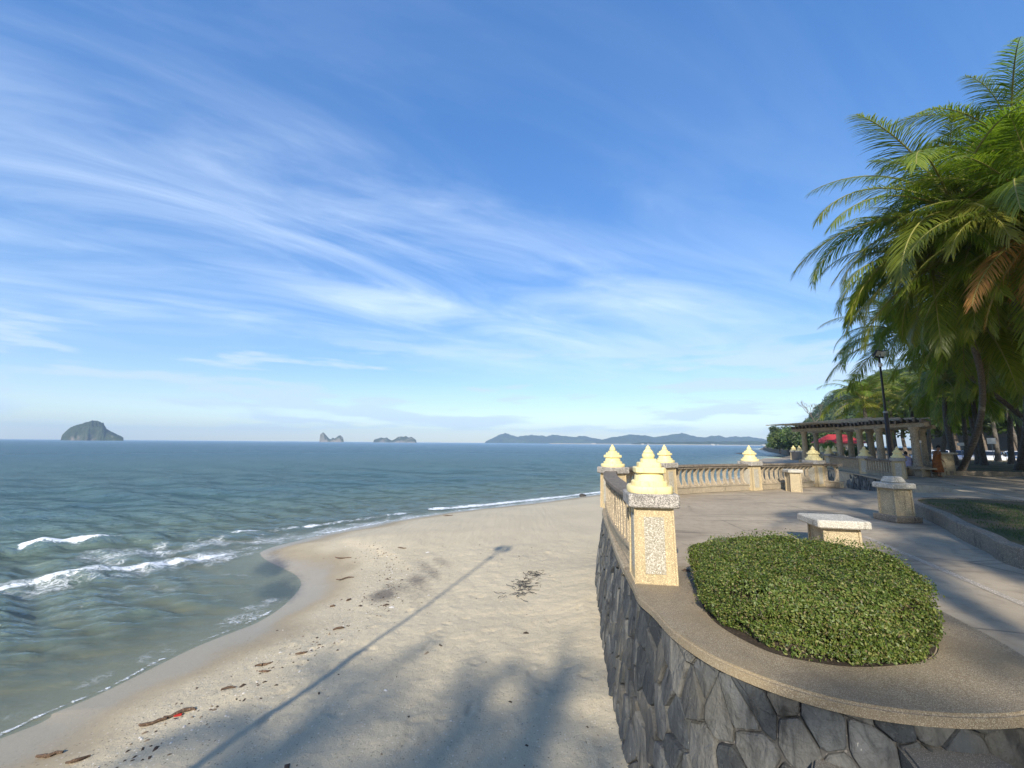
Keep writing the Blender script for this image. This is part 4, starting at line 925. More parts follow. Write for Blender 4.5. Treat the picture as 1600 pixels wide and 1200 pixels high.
palm((28.0, 26.5, 0), cr(1456, 412, 17.5), 'lowest leaning coconut palm whose drooping fronds hang over the lamp post', G1, FS_BIG, 36, 12, .15, .11, 5, 0, bow=(1.4, -.4), scale=.95)
pd = palm((23.5, 14.2, 0), cr(1628, 345, 13.8), 'coconut palm at the right picture edge with orange dying fronds', G1, FS_BIG, 30, 5, yel=3, ora=0)
tp = Vector(cr(1628, 345, 13.8)) - Vector((23.5, 14.2, 0))
for az_, k_ in ((185, 0), (205, 1), (228, 0), (160, 1), (250, 1)): link('frond', FS_O[k_], pd, tp + Vector((0, 0, -.2)), (0, 0, R(az_)), (1.0, 1.0, 1.0))
palm((38.5, 26.0, .2), cr(1550, 345, 17), 'coconut palm crown hidden behind the big green crown', G1, FS_BIG, 36, 17, bow=(1, 0))
palm((36.0, 27.0, .2), cr(1655, 310, 15.2), 'coconut palm crown just past the upper right picture edge', G1, FS_BIG, 34, 23, bow=(1, 0))
palm((36.5, 25.0, .2), cr(1520, 490, 21), 'dark coconut palm crown in the shade below the big green crown', G1, FS_BIG, 36, 27, bow=(.6, 0), yel=1)
palm((33.0, 27.5, .2), cr(1585, 500, 22), 'dark coconut palm crown in the shade at the right edge', G1, FS_BIG, 36, 29, bow=(.6, 0), yel=1)
palm((29.0, 19.0, .2), cr(1560, 420, 17.5), 'dark low palm crown covering the leaning trunks', G1, FS_BIG, 36, 39, bow=(1.5, 0), yel=1, ora=0, emax=6, scale=.95)
for i, (bx, by, cx, cy, cz, lb) in enumerate([(40, 26, 34, 26, 11.5, 'tall palm crown filling the shade behind the orange fronds'), (38, 27.5, 30, 26.5, 10.4, 'tall palm crown filling the shade behind the big green crown'), (45, 31, 39, 30, 12, 'far tall palm crown at the right picture edge'), (39, 29, 27, 28, 9.6, 'tall palm crown in the shade right of the lamp post')]):
    palm((bx, by, .1), (cx, cy, cz), lb, G1, FS_BIG, 34, 400 + i, .17, .12, 1, 0, (.8, 0), emax=6)
G2 = 'palms standing on the dry lawn'
ROW = [(1497, 741, 33, 7.2, 'dark trunked palm right beside the pergola end'), (1512, 730, 40, 7.0, 'slim palm with leaning pale trunk near the parked cars'), (1530, 728, 36, 7.6, 'palm in the middle of the dry lawn behind the kerb'), (1560, 722, 43, 8.0, 'palm behind the thickest trunk'), (1581, 722, 37, 7.8, 'palm right of the thickest trunk near the picture edge'), (1596, 724, 32, 7.4, 'pale based palm at the right picture edge'), (1490, 716, 50, 8.0, 'distant palm behind the pergola end'), (1450, 716, 48, 8.0, 'palm rising behind the right half of the pergola'), (1620, 724, 28, 7.6, 'palm just past the right picture edge'), (1540, 735, 34, 6.4, 'low shaded palm behind the middle trunk'), (1470, 720, 42, 7.4, 'shaded palm over the first white car'), (1600, 716, 46, 9.0, 'shaded palm over the right hand white car')]
for i, (px, py, Y, h, lb) in enumerate(ROW):
    p = A(px, py, Y); q = random.Random(i * 5 + 2); gx, gy = p[0], p[1]
    palm((gx, gy, .15 if Y < 48 else -.2), (gx + q.uniform(-1.4, .6), gy + q.uniform(-1.2, .6), h), lb, G2, FS_MID, 28, 40 + i, .20, .12, 1, 0, (q.uniform(-.4, .4), 0))
p = A(1352, 655, 44); palm((p[0] + .2, p[1], -.2), (p[0], p[1], 6.6), 'short bright yellow green palm rising behind the pergola roof', None, FS_MID, 38, 77, .22, .15, 8, 1, scale=1.05, emax=6)
p = A(1425, 655, 44); palm((p[0] + .2, p[1], -.2), (p[0], p[1], 7.0), 'green palm behind the lamp post', None, FS_MID, 24, 78, .2, .13, 3, 1)
p = A(1392, 655, 50); palm((p[0] + .2, p[1], -.2), (p[0], p[1], 8.2), 'taller dull green palm behind the short bright palm', None, FS_MID, 24, 79, .2, .13, 2, 1)
# palms behind the viewer: only their shade is seen
def shade_palm(S, h, label, seed, fs=FS_BIG, nf=22, scale=1.0):
    t = (h - S[2]) / math.sin(R(SUN_EL)); C = Vector(S) - LD * t
    gz = float(sand_z(np.array([C.x]), np.array([C.y]), False)[0]) if C.x < -3 else 0
    palm((C.x + .6, C.y - .5, gz), (C.x, C.y, h), label, 'palms behind the viewer that shade the beach', fs, nf, seed, yel=0, ora=0, scale=scale)
shade_palm((-2.9, 4.9, -1.8), 10.5, 'palm behind the viewer shading the lower left sand', 201, nf=13, scale=.42)
shade_palm((-3.4, 3.0, -1.8), 9.5, 'palm behind the viewer shading the sand nearest the lower left', 211, nf=18, scale=.55)
shade_palm((.35, 5.7, -1.8), 9.5, 'palm behind the viewer shading the sand by the wall', 203, nf=18, scale=.30)
shade_palm((-.2, 3.6, -1.8), 9.6, 'palm behind the viewer shading the sand in front', 202, nf=14, scale=.45)
shade_palm((-.9, 5.0, -1.8), 11.0, 'palm behind the viewer shading the middle of the near sand', 215, nf=16, scale=.32)
shade_palm((4.0, 1.8, -.5), 9.0, 'palm behind the viewer shading the planter coping', 204, nf=18, scale=.55)
shade_palm((19.5, 15.5, 6), 16.5, 'palm right of the viewer shading the low crown at the picture edge', 213, nf=24)
shade_palm((24.5, 24, 1.2), 12.5, 'palm right of the viewer shading the pergola end', 214, nf=24)
shade_palm((8.6, 8.2, 0), 8.5, 'palm right of the viewer shading the near lawn', 205, scale=.8)
shade_palm((13.0, 12.6, 0), 9.5, 'palm right of the viewer shading the middle of the terrace', 206, scale=.9)
shade_palm((14.0, 8.0, 0), 9.0, 'palm right of the viewer shading the lawn edge', 207)
shade_palm((18, 16, 0), 9.5, 'palm right of the viewer shading the far stair head', 208)
shade_palm((14.6, 18.4, .4), 11.0, 'tall palm right of the viewer shading the end of the curved rail', 209, scale=.8)
shade_palm((20.8, 22.3, .8), 14.5, 'palm right of the viewer shading the pergola front', 210)

# ------------------------------------------------------------------ lamp posts
def lamp(x, y, z, h, label, rz):
    r = empty('lamp_post', (x, y, z), rz); tag(r, label, 'lamp post', 'tall flood light posts')
    MB().tube([(0, 0, 0), (0, 0, .06)], [.17, .17], 12).build('base_plate', MAT['black'], r)
    MB().tube([(0, 0, .05), (0, 0, h * .53)], [.10, .095], 14).build('lower_pole', MAT['navy'], r, True)
    MB().lathe([(.098, h * .53 - .03), (.115, h * .53 - .02), (.115, h * .53 + .07), (.07, h * .53 + .1)], 14).build('collar', MAT['steel'], r, True)
    MB().tube([(0, 0, h * .53), (0, 0, h)], [.058, .052], 12).build('upper_pole', MAT['black'], r, True)
    MB().box((0, 0, h), (.7, .06, .06)).build('cross_arm', MAT['black'], r)
    MB().lathe([(.07, h - .55), (.11, h - .53), (.11, h - .36), (.05, h - .33)], 12).build('junction_box', MAT['white'], r, True)
    for sx, a in ((-.24, R(14)), (.26, R(-50))):
        Mx = Matrix.Translation((sx, -.1, h + .22)) @ Matrix.Rotation(a, 4, 'Z') @ Matrix.Rotation(R(28), 4, 'X')
        f = MB().box((0, 0, 0), (.40, .12, .36), 0, .02, M=Mx).build('flood_light', MAT['black'], r); 
        MB().box((0, -.066, 0), (.33, .016, .29), 0, .004, M=Mx).build('lens', MAT['lens'], f)
        MB().tube([(sx * .95, 0, h), (sx, -.02, h + .1)], .02, 6).build('bracket', MAT['black'], f)
    return r
p = A(1395, 740, 23.4); lamp(p[0], p[1], 0, 6.75, 'slim dark lamp post with flood lights in front of the pergola', R(10))
t_ = aty(790, 853, 14.6); hb = 6.4; S = atz(785, 857, -1.78); tl = (hb + 1.78) / math.sin(R(SUN_EL)); C = Vector(S) - LD * tl
gz = float(sand_z(np.array([C.x]), np.array([C.y]), False)[0]); LP = lamp(C.x, C.y, gz, hb - gz - .15, 'lamp post behind the viewer casting the long thin shadow on the sand', R(-20)); LP.scale = (.62, .62, 1)

# ------------------------------------------------------------------ pergola
def make_pergola():
    fr = [(1258, 34.5), (1313, 31), (1345, 29), (1376, 27), (1431, 24.6), (1468, 23.9)]; re = [(1276, 38), (1330, 34.5), (1362, 32.2), (1391, 30), (1443, 27.6), (1480, 26.9)]
    fp = [A(x, 700, y)[:2] for x, y in fr[:5]]; rp = [A(x, 700, y)[:2] for x, y in re[:5]]
    c = np.mean(fp + rp, axis=0); root = empty('pergola', (c[0], c[1], 0)); tag(root, 'curved weathered pergola on round columns with a slatted roof', 'pergola'); inv = Matrix.Translation((-c[0], -c[1], 0))
    colm = MB().lathe([(.26, 0), (.26, .12), (.215, .16), (.20, .5), (.175, 2.05), (.21, 2.1), (.25, 2.16), (.25, 2.3)], 16).mesh('column', MAT['pergola'], True)
    for p in fp + rp:
        b = MB().box((p[0], p[1], .28), (.75, .75, .55), R(20), .02).build('plinth_block', MAT['plinth'], root); b.matrix_parent_inverse = inv
        o = link('column', colm, root, (p[0], p[1], .55)); o.matrix_parent_inverse = inv
    FP = Path(catmull([fp[0] + (fp[0] - fp[1]) * .35] + fp + [fp[-1] + (fp[-1] - fp[-2]) * .35], 8)); RP = Path(catmull([rp[0] + (rp[0] - rp[1]) * .35] + rp + [rp[-1] + (rp[-1] - rp[-2]) * .35], 8))
    for P in (FP, RP):
        mb = MB(); sweep(mb, P, P.sub(0, P.L, .4), [(-.12, 2.84), (.12, 2.84), (.12, 3.08), (-.12, 3.08)]); mb.build('ring_beam', MAT['pergola'], root).matrix_parent_inverse = inv
    n = 30
    for i in range(n):
        t = (i + .3) / n; a = FP.at(t * FP.L); b = RP.at(t * RP.L); d = (b - a) / np.linalg.norm(b - a); a2 = a - d * .75; b2 = b + d * .6; m = (a2 + b2) / 2; L = np.linalg.norm(b2 - a2)
        Mx = Matrix.Translation((m[0], m[1], 3.20)) @ Matrix.Rotation(math.atan2(d[1], d[0]), 4, 'Z') @ Matrix.Rotation(rng.uniform(-.02, .02), 4, 'Y')
        MB().box((0, 0, 0), (L, .11, .22), 0, .01, M=Mx).build('rafter', MAT['timber'], root).matrix_parent_inverse = inv
    for k, off in enumerate((-.55, .35, 1.15, 1.95, 2.7)):
        mb = MB(); qs = FP.sub(FP.L * .055, FP.L * .97, .5); sweep(mb, FP, qs, [(-off - .05, 3.315), (-off + .05, 3.315), (-off + .05, 3.37), (-off - .05, 3.37)]); mb.build('roof_batten', MAT['pergola'], root).matrix_parent_inverse = inv
    for k in range(7):   # a few boards left lying on the battens
        t = .02 + k * .065; q = t * FP.L; a = FP.at(q); n_ = FP.nrm(q); tg = FP.tan(q); m = a - n_ * .9
        Mx = Matrix.Translation((m[0], m[1], 3.39 + .004 * (k % 3))) @ Matrix.Rotation(math.atan2(n_[1], n_[0]), 4, 'Z'); MB().box((0, 0, 0), (2.9, .58, .03), 0, .004, M=Mx).build('roof_board', MAT['pergola'], root).matrix_parent_inverse = inv
    return fp, rp
FPc, RPc = make_pergola()
# stone benches between the front columns
def bench(px, Y, rz, label):
    p = A(px, 735, Y); r = empty('stone_bench', (p[0], p[1], 0), rz); tag(r, label, 'bench', 'stone benches under the pergola')
    MB().box((0, 0, .46), (1.9, .48, .10), 0, .015).build('seat', MAT['plinth'], r)
    for s in (-1, 1): MB().box((s * .7, 0, .205), (.22, .40, .41), 0, .012).build('leg', MAT['plinth'], r)
bench(1451, 24.0, R(12), 'stone bench by the person in rust orange'); bench(1416, 25.2, R(35), 'stone bench behind the shaded finial pillar')
def sign(px, py, Y, w, h, label, z0, rz=0.0):
    p = A(px, py, Y); r = empty('notice_board', (p[0], p[1], z0), rz); tag(r, label, 'sign'); hz = p[2] - z0
    MB().tube([(0, .03, 0), (0, .03, hz)], .025, 6).build('post', MAT['steel'], r); MB().box((0, 0, hz), (w, .03, h), 0, .005).build('board', MAT['white'], r)
sign(1437.5, 690, 25.2, .12, .14, 'tiny white plate between the right pergola columns', 0, R(-40)); sign(1501, 694, 36, .42, .26, 'small white board on the dry lawn', .1, R(-40)); sign(1549, 689, 42, .60, .58, 'pale square board in front of the parked cars', .1, R(-40))

# ------------------------------------------------------------------ people
def person(name_mat, loc, rz, joints, edges, rads, label, head, hairdir=(0, .3, .6)):
    me = bpy.data.meshes.new('body'); me.from_pydata(joints, edges, []); me.update(); me.materials.append(MAT['skin'])
    r = empty('person', loc, rz); tag(r, label, 'person'); o = link('body', me, r)
    md = o.modifiers.new('skin', 'SKIN'); sv = me.skin_vertices
    if not sv: me.attributes
    for i, rd in enumerate(rads): me.skin_vertices[0].data[i].radius = (rd, rd)
    me.skin_vertices[0].data[0].use_root = True
    sb = o.modifiers.new('sub', 'SUBSURF'); sb.levels = 2; sb.render_levels = 2
    return r, o
def bm_person():
    pass
def skin_body(joints, edges, rads, parent, name, mat):
    me = bpy.data.meshes.new(name); o = bpy.data.objects.new(name, me); col.objects.link(o); o.parent = parent
    bm = bmesh.new(); lay = bm.verts.layers.skin.verify(); vs = []
    for i, (j, r_) in enumerate(zip(joints, rads)):
        v = bm.verts.new(j); v[lay].radius = (r_, r_); v[lay].use_root = (i == 0); vs.append(v)
    for a, b in edges: bm.edges.new((vs[a], vs[b]))
    bm.to_mesh(me); bm.free(); me.materials.append(MAT[mat])
    o.modifiers.new('skin', 'SKIN').use_smooth_shade = True; sb = o.modifiers.new('subdivision', 'SUBSURF'); sb.levels = 1; sb.render_levels = 2
    return o
def cloth(parent, name, mat, rings, seg=16):
    # rings: (cx, cy, z, rx, ry)
    V = []; F = []; rs = random.Random(len(rings))
    for cx, cy, z, rx, ry in rings:
        for k in range(seg): a = 2 * math.pi * k / seg; w = 1 + .05 * math.sin(3 * a + z * 9); V.append((cx + rx * w * math.cos(a), cy + ry * w * math.sin(a), z))
    for i in range(len(rings) - 1):
        for k in range(seg): F.append((i * seg + k, i * seg + (k + 1) % seg, (i + 1) * seg + (k + 1) % seg, (i + 1) * seg + k))
    return MB().add(V, F).build(name, MAT[mat], parent, True)
def head_parts(r, c, yaw):
    # c head centre; face looks along -Y of a frame turned by yaw
    Mx = Matrix.Translation(c) @ Matrix.Rotation(yaw, 4, 'Z')
    V = []; F = []; n = 14
    for i in range(8):
        ph = -math.pi / 2 + math.pi * (i + .35) / 7.4
        for k in range(n): a = 2 * math.pi * k / n; V.append(tuple(Mx @ Vector((.088 * math.cos(ph) * math.cos(a), .108 * math.cos(ph) * math.sin(a) + .018, .02 + .125 * math.sin(ph)))))
    for i in range(7):
        for k in range(n):
            if i < 3 and math.sin(2 * math.pi * (k + .5) / n) < .1: continue
            F.append((i * n + k, i * n + (k + 1) % n, (i + 1) * n + (k + 1) % n, (i + 1) * n + k))
    MB().add(V, F).build('hair', MAT['hair'], r, True)
p = A(1467, 744, 24.0)
r = empty('person', (p[0], p[1], 0), R(35)); tag(r, 'person in loose rust orange clothes standing at the pergola end, reaching left', 'person')
J = [(0, 0, .92), (0, -.02, 1.12), (-.02, -.05, 1.34), (-.05, -.09, 1.46), (-.07, -.13, 1.56), (-.08, -.15, 1.66), (.17, -.03, 1.36), (.23, -.08, 1.10), (.20, -.22, .90), (-.20, -.07, 1.36), (-.44, -.16, 1.28), (-.66, -.26, 1.40), (.10, .0, .86), (.11, -.02, .47), (.12, .04, .09), (.12, -.13, .04), (-.10, 0, .86), (-.12, -.06, .47), (-.13, .0, .09), (-.13, -.17, .04), (-.75, -.29, 1.43), (.19, -.27, .82)]
Ed = [(0, 1), (1, 2), (2, 3), (3, 4), (4, 5), (2, 6), (6, 7), (7, 8), (2, 9), (9, 10), (10, 11), (0, 12), (12, 13), (13, 14), (14, 15), (0, 16), (16, 17), (17, 18), (18, 19), (11, 20), (8, 21)]
Rd = [.14, .13, .15, .06, .085, .075, .06, .045, .033, .06, .045, .033, .085, .06, .045, .04, .085, .06, .045, .04, .03, .03]
skin_body(J, Ed, Rd, r, 'body', 'skin')
for hx, sgn in (((-.75, -.29, 1.43), (-1, -.3, .2)), ((.19, -.27, .82), (0, -.3, -1))):
    d = Vector(sgn).normalized(); s_ = d.cross(Vector((0, 0, 1))).normalized() if abs(d.z) < .9 else Vector((1, 0, 0)); mbh = MB()
    for k, ln in enumerate((.07, .085, .08, .062)): b_ = Vector(hx) + s_ * (k - 1.5) * .018 + d * .02; mbh.tube([b_, b_ + d * ln * .55, b_ + d * ln + Vector((0, 0, -.015))], [.009, .008, .006], 6)
    b_ = Vector(hx) + s_ * .035; mbh.tube([b_, b_ + s_ * .03 + d * .03, b_ + s_ * .035 + d * .055], [.010, .009, .007], 6); mbh.build('fingers', MAT['skin'], r, True)
head_parts(r, (-.08, -.16, 1.65), R(-30))
cloth(r, 'robe', 'rust', [(0, .0, .28, .30, .26), (0, 0, .6, .27, .22), (0, 0, .9, .24, .19), (0, -.02, 1.1, .21, .17), (-.02, -.05, 1.3, .245, .17), (-.03, -.07, 1.42, .17, .13), (-.045, -.09, 1.46, .08, .08)])
for j in ((6, 7), (9, 10)):
    a_, b_ = Vector(J[j[0]]), Vector(J[j[1]]); MB().tube([a_ + (a_ - b_) * .15, (a_ + b_) / 2, b_ + (b_ - a_) * .12], [.10, .085, .08], 12).build('sleeve', MAT['rust'], r, True)
p = A(1419, 740, 25.0)
r = empty('person', (p[0], p[1], 0), R(140)); tag(r, 'person in a lavender top seated on a bench behind the shaded pillar', 'person')
J = [(0, 0, .58), (0, .03, .78), (0, .05, 1.0), (0, .03, 1.12), (0, .0, 1.20), (0, -.02, 1.29), (.17, .04, .99), (.22, -.02, .76), (.16, -.22, .68), (-.17, .04, .99), (-.22, -.02, .76), (-.16, -.22, .68), (.10, -.10, .57), (.12, -.42, .56), (.12, -.44, .1), (.12, -.58, .05), (-.10, -.10, .57), (-.12, -.42, .56), (-.12, -.44, .1), (-.12, -.58, .05)]
Ed = [(0, 1), (1, 2), (2, 3), (3, 4), (4, 5), (2, 6), (6, 7), (7, 8), (2, 9), (9, 10), (10, 11), (0, 12), (12, 13), (13, 14), (14, 15), (0, 16), (16, 17), (17, 18), (18, 19)]
Rd = [.15, .14, .15, .06, .085, .075, .06, .045, .034, .06, .045, .034, .085, .065, .045, .04, .085, .065, .045, .04]
skin_body(J, Ed, Rd, r, 'body', 'skin'); head_parts(r, (0, -.02, 1.29), 0)
cloth(r, 'shirt', 'lav', [(0, .0, .50, .27, .25), (0, .02, .62, .26, .22), (0, .04, .8, .23, .19), (0, .05, .97, .25, .18), (0, .04, 1.08, .16, .13), (0, .03, 1.12, .08, .08)])
for s in (-1, 1):
    MB().tube([(s * .15, .04, 1.0), (s * .2, .0, .88), (s * .225, -.03, .74)], [.09, .085, .075], 12).build('sleeve', MAT['lav'], r, True); MB().tube([(s * .1, 0, .57), (s * .12, -.25, .58), (s * .12, -.43, .55), (s * .12, -.45, .14)], [.12, .11, .10, .08], 12).build('trouser_leg', MAT['dkcloth'], r, True)

# ------------------------------------------------------------------ red roofed kiosk
p = A(1308, 690, 56); r = empty('kiosk', (p[0], p[1], -.2), R(-32)); tag(r, 'small kiosk with red hipped roof seen between pergola columns', 'building'); r.scale = (.8, .8, .85)
MB().box((0, 0, 1.35), (5.4, 4.2, 2.7)).build('wall', MAT['cream'], r)
V = [(-3.4, -2.8, 2.7), (3.4, -2.8, 2.7), (3.4, 2.8, 2.7), (-3.4, 2.8, 2.7), (-1.1, 0, 4.0), (1.1, 0, 4.0), (-3.4, -2.8, 2.6), (3.4, -2.8, 2.6), (3.4, 2.8, 2.6), (-3.4, 2.8, 2.6)]
MB().add(V, [(0, 1, 5, 4), (1, 2, 5), (2, 3, 4, 5), (3, 0, 4), (6, 9, 8, 7), (0, 6, 7, 1), (1, 7, 8, 2), (2, 8, 9, 3), (3, 9, 6, 0)]).build('roof', MAT['redroof'], r)
for x in (-1.6, 0.2): w = MB().box((x, -2.12, 1.6), (1.1, .05, 1.0)).build('window', MAT['glass'], r); MB().box((x, -2.15, 1.05), (1.25, .1, .06)).build('sill', MAT['cream'], w)
MB().box((1.9, -2.12, 1.0), (.9, .05, 2.0)).build('door', MAT['timber'], r)

# ------------------------------------------------------------------ cars
def car_meshes(paint):
    # lower body and cabin lofted along the length
    def loft(st, name, mat, nrm=True):
        V = []; F = []; k = 12
        for x, hw, zb, zt, rr in st:
            for i in range(k):
                a = 2 * math.pi * (i + .5) / k; ca, sa = math.cos(a), math.sin(a); ex = .45
                V.append((x, hw * math.copysign(abs(ca) ** ex, ca), (zb + zt) / 2 + (zt - zb) / 2 * math.copysign(abs(sa) ** ex, sa)))
        for j in range(len(st) - 1):
            for i in range(k): F.append((j * k + i, j * k + (i + 1) % k, (j + 1) * k + (i + 1) % k, (j + 1) * k + i))
        F.append(tuple(range(k))); F.append(tuple((len(st) - 1) * k + i for i in range(k)))
        return MB().add(V, F).mesh(name, mat, True)
    body = loft([(-2.15, .70, .38, .78, 0), (-2.05, .82, .28, .92, 0), (-1.4, .88, .22, 1.0, 0), (-.3, .89, .2, .98, 0), (.8, .89, .2, .98, 0), (1.5, .87, .22, .9, 0), (2.0, .80, .28, .78, 0), (2.15, .66, .36, .66, 0)], 'body', paint)
    roof = loft([(-1.75, .62, .9, 1.05, 0), (-1.35, .66, .9, 1.42, 0), (-.5, .69, .9, 1.50, 0), (.3, .68, .9, 1.46, 0), (1.05, .64, .88, .98, 0)], 'cabin', paint)
    gl = MB()
    gl.add([(.42, -.60, 1.40), (.42, .60, 1.40), (1.12, .62, .99), (1.12, -.62, .99)], [(0, 1, 2, 3)])
    gw = gl.mesh('windscreen', MAT['glass']); g2 = MB().add([(-1.36, -.56, 1.39), (-1.36, .56, 1.39), (-1.80, .58, 1.02), (-1.80, -.58, 1.02)], [(3, 2, 1, 0)]).mesh('rear_window', MAT['glass'])
    sw = MB()
    sw.add([(-1.2, 0, 1.05), (.75, 0, 1.04), (.3, 0, 1.36), (-1.05, 0, 1.38)], [(0, 1, 2, 3)]); sw = sw.mesh('side_window', MAT['glass'])
    ty = MB().lathe([(.10, -.10), (.30, -.10), (.325, -.06), (.325, .06), (.30, .10), (.10, .10)], 18).mesh('tyre', MAT['tyre'], True); rm = MB().lathe([(.02, -.105), (.20, -.105), (.21, -.08), (.21, .08), (.20, .105), (.02, .105)], 14).mesh('rim', MAT['rim'], True)
    hl = MB().box((0, 0, 0), (.10, .30, .13), 0, .03).mesh('headlight', MAT['headl']); tl_ = MB().box((0, 0, 0), (.08, .24, .18), 0, .02).mesh('tail_light', MAT['redl']); pl_ = MB().box((0, 0, 0), (.02, .48, .12)).mesh('number_plate', MAT['white'])
    return body, roof, gw, g2, sw, ty, rm, hl, tl_, pl_
def car(px, Y, rz, paint, label, z=-.22):
    b, c, gw, g2, sw, ty, rm, hl, tl_, pl_ = CM[paint]; p = A(px, 700, Y); r = empty('parked_car', (p[0], p[1], z), rz); tag(r, label, 'car', 'cars parked beyond the palms')
    link('body', b, r); link('cabin', c, r); link('windscreen', gw, r, (.06, 0, .02)); link('rear_window', g2, r, (-.05, 0, .02))
    for s in (-1, 1):
        link('side_window', sw, r, (0, s * .705, 0), (R(-7) * s, 0, 0)); link('headlight', hl, r, (2.04, s * .58, .66)); link('tail_light', tl_, r, (-2.07, s * .64, .74))
        for x in (-1.35, 1.35): w = link('wheel', ty, r, (x, s * .80, .325), (R(90), 0, 0)); link('rim', rm, w)
    for x in (2.15, -2.16): link('number_plate', pl_, r, (x, 0, .5))
CM = {k: car_meshes(MAT[k]) for k in ('car_w', 'car_b', 'car_s')}
for px, Y, a, pt, lb in [(1447, 56, 200, 'car_w', 'white car half hidden behind the pergola columns'), (1472, 52, 215, 'car_w', 'white car just right of the pergola'), (1502, 51, 228, 'car_b', 'blue grey car between the slim palm trunks'), (1525, 50, 226, 'car_s', 'silver car behind the dry lawn'), (1550, 49, 225, 'car_w', 'white car left of the thickest palm trunk'), (1583, 48, 228, 'car_w', 'white car right of the thickest palm trunk')]: car(px, Y, R(a), pt, lb)

# ------------------------------------------------------------------ hill, trees, islands
def leafblob(cent, rad, n, rs, size):
    d = rs.normal(0, 1, (n, 3)); d /= np.linalg.norm(d, axis=1, keepdims=True); rr = rad * rs.uniform(.55, 1.05, (n, 1)); C = cent + d * rr * [1, 1, .8]
    nn = d + rs.normal(0, .6, (n, 3)); nn /= np.linalg.norm(nn, axis=1, keepdims=True); a = np.cross(nn, rs.normal(0, 1, (n, 3))); a /= np.linalg.norm(a, axis=1, keepdims=True); b = np.cross(nn, a)
    L = size * rs.uniform(.6, 1.3, (n, 1)); return np.stack([C - a * L, C + b * L * .6, C + a * L, C - b * L * .6], 1)
def tree(x, y, z, h, rad, label, group, mat, seed, size, nb=26, nl=150, tr=.25):
    rs = np.random.RandomState(seed); root = empty('leafy_tree', (x, y, z)); tag(root, label, 'tree', group); th = h * .45
    mb = MB(); mb.tube([(0, 0, 0), (rs.uniform(-.3, .3), rs.uniform(-.3, .3), th * .6), (0, 0, th)], [tr, tr * .75, tr * .55], 8); blobs = []
    for i in range(nb):
        d = rs.normal(0, 1, 3); d /= np.linalg.norm(d); c = np.array([0, 0, h * .62]) + d * np.array([rad, rad, h * .34]) * rs.uniform(.35, .9); blobs.append(c)
        if i < 7: mb.tube([(0, 0, th * .8), tuple((c + [0, 0, th]) / 2), tuple(c)], [tr * .4, tr * .25, tr * .08], 5)
    mb.build('trunk', MAT['bark'], root); V = np.concatenate([leafblob(c, rad * rs.uniform(.28, .45), nl, rs, size) for c in blobs]); link('crown', mesh_np('crown', V, np.arange(len(V) * 4).reshape(-1, 4), MAT[mat]), root)
gT = 'bushy trees on the headland shore'
for i, (px, Y, h, rad, mt) in enumerate([(1218, 165, 7.5, 4.6, 'leaf_l'), (1232, 150, 8.5, 5.2, 'leaf_l'), (1248, 140, 9.5, 5.2, 'leaf_l'), (1262, 130, 9, 5.2, 'leaf'), (1276, 110, 8, 4.5, 'leaf'), (1225, 190, 13, 6, 'leaf')]):
    p = A(px, 700, Y); lb = ['lowest pale bush at the water end of the headland', 'pale green bushy tree second from the water', 'taller pale green tree beside the pergola end', 'dark green tree behind the left pergola column', 'green tree behind the pergola near the red roof', 'dark tree behind the pale bushes at the water end'][i]
    tree(p[0], p[1], -1.6, h, rad, lb, gT, mt, 300 + i, .38, 30, 170)
p = A(1296, 690, 52); tree(p[0], p[1], -.2, 2.6, 1.3, 'small bright shrub in front of the red roofed kiosk', None, 'leaf_l', 320, .09, 22, 120, .06)
p = A(1335, 700, 36); tree(p[0], p[1], -.2, 2.2, .9, 'low shrub among the pergola columns', None, 'leaf', 321, .07, 18, 110, .05)
gB = 'dark shade trees beyond the car park'
for i, (px, Y, h, rad) in enumerate([(1415, 84, 15, 7), (1455, 80, 16, 7.5), (1498, 78, 17, 8), (1540, 76, 17, 8), (1585, 74, 18, 8), (1628, 72, 18, 8)]):
    p = A(px, 700, Y); lb = ['dark shade tree behind the lamp post', 'dark shade tree behind the right end of the pergola', 'dark shade tree behind the blue grey car', 'dark shade tree behind the middle of the dry lawn', 'dark shade tree behind the right hand white car', 'dark shade tree at the right picture edge'][i]
    tree(p[0], p[1], -.25, h, rad, lb, gB, 'leaf', 340 + i, .42, 34, 200, .35)
for i, (x, y, h, rad) in enumerate([(27.5, 12.5, 15, 5.2), (33.5, 15.5, 16, 5.8), (40, 20, 16, 6), (30, 6, 18, 6)]):  # unseen trees added to throw shade over the far palms, lawn and cars
    tree(x, y, 0, h, rad, ['broad tree past the right edge shading the pergola end', 'broad tree past the right edge shading the dry lawn', 'broad tree past the right edge shading the parked cars', 'tall broad tree far past the right edge of the picture'][i], 'broad trees past the right picture edge', 'leaf', 380 + i, .30, 34, 220, .3)
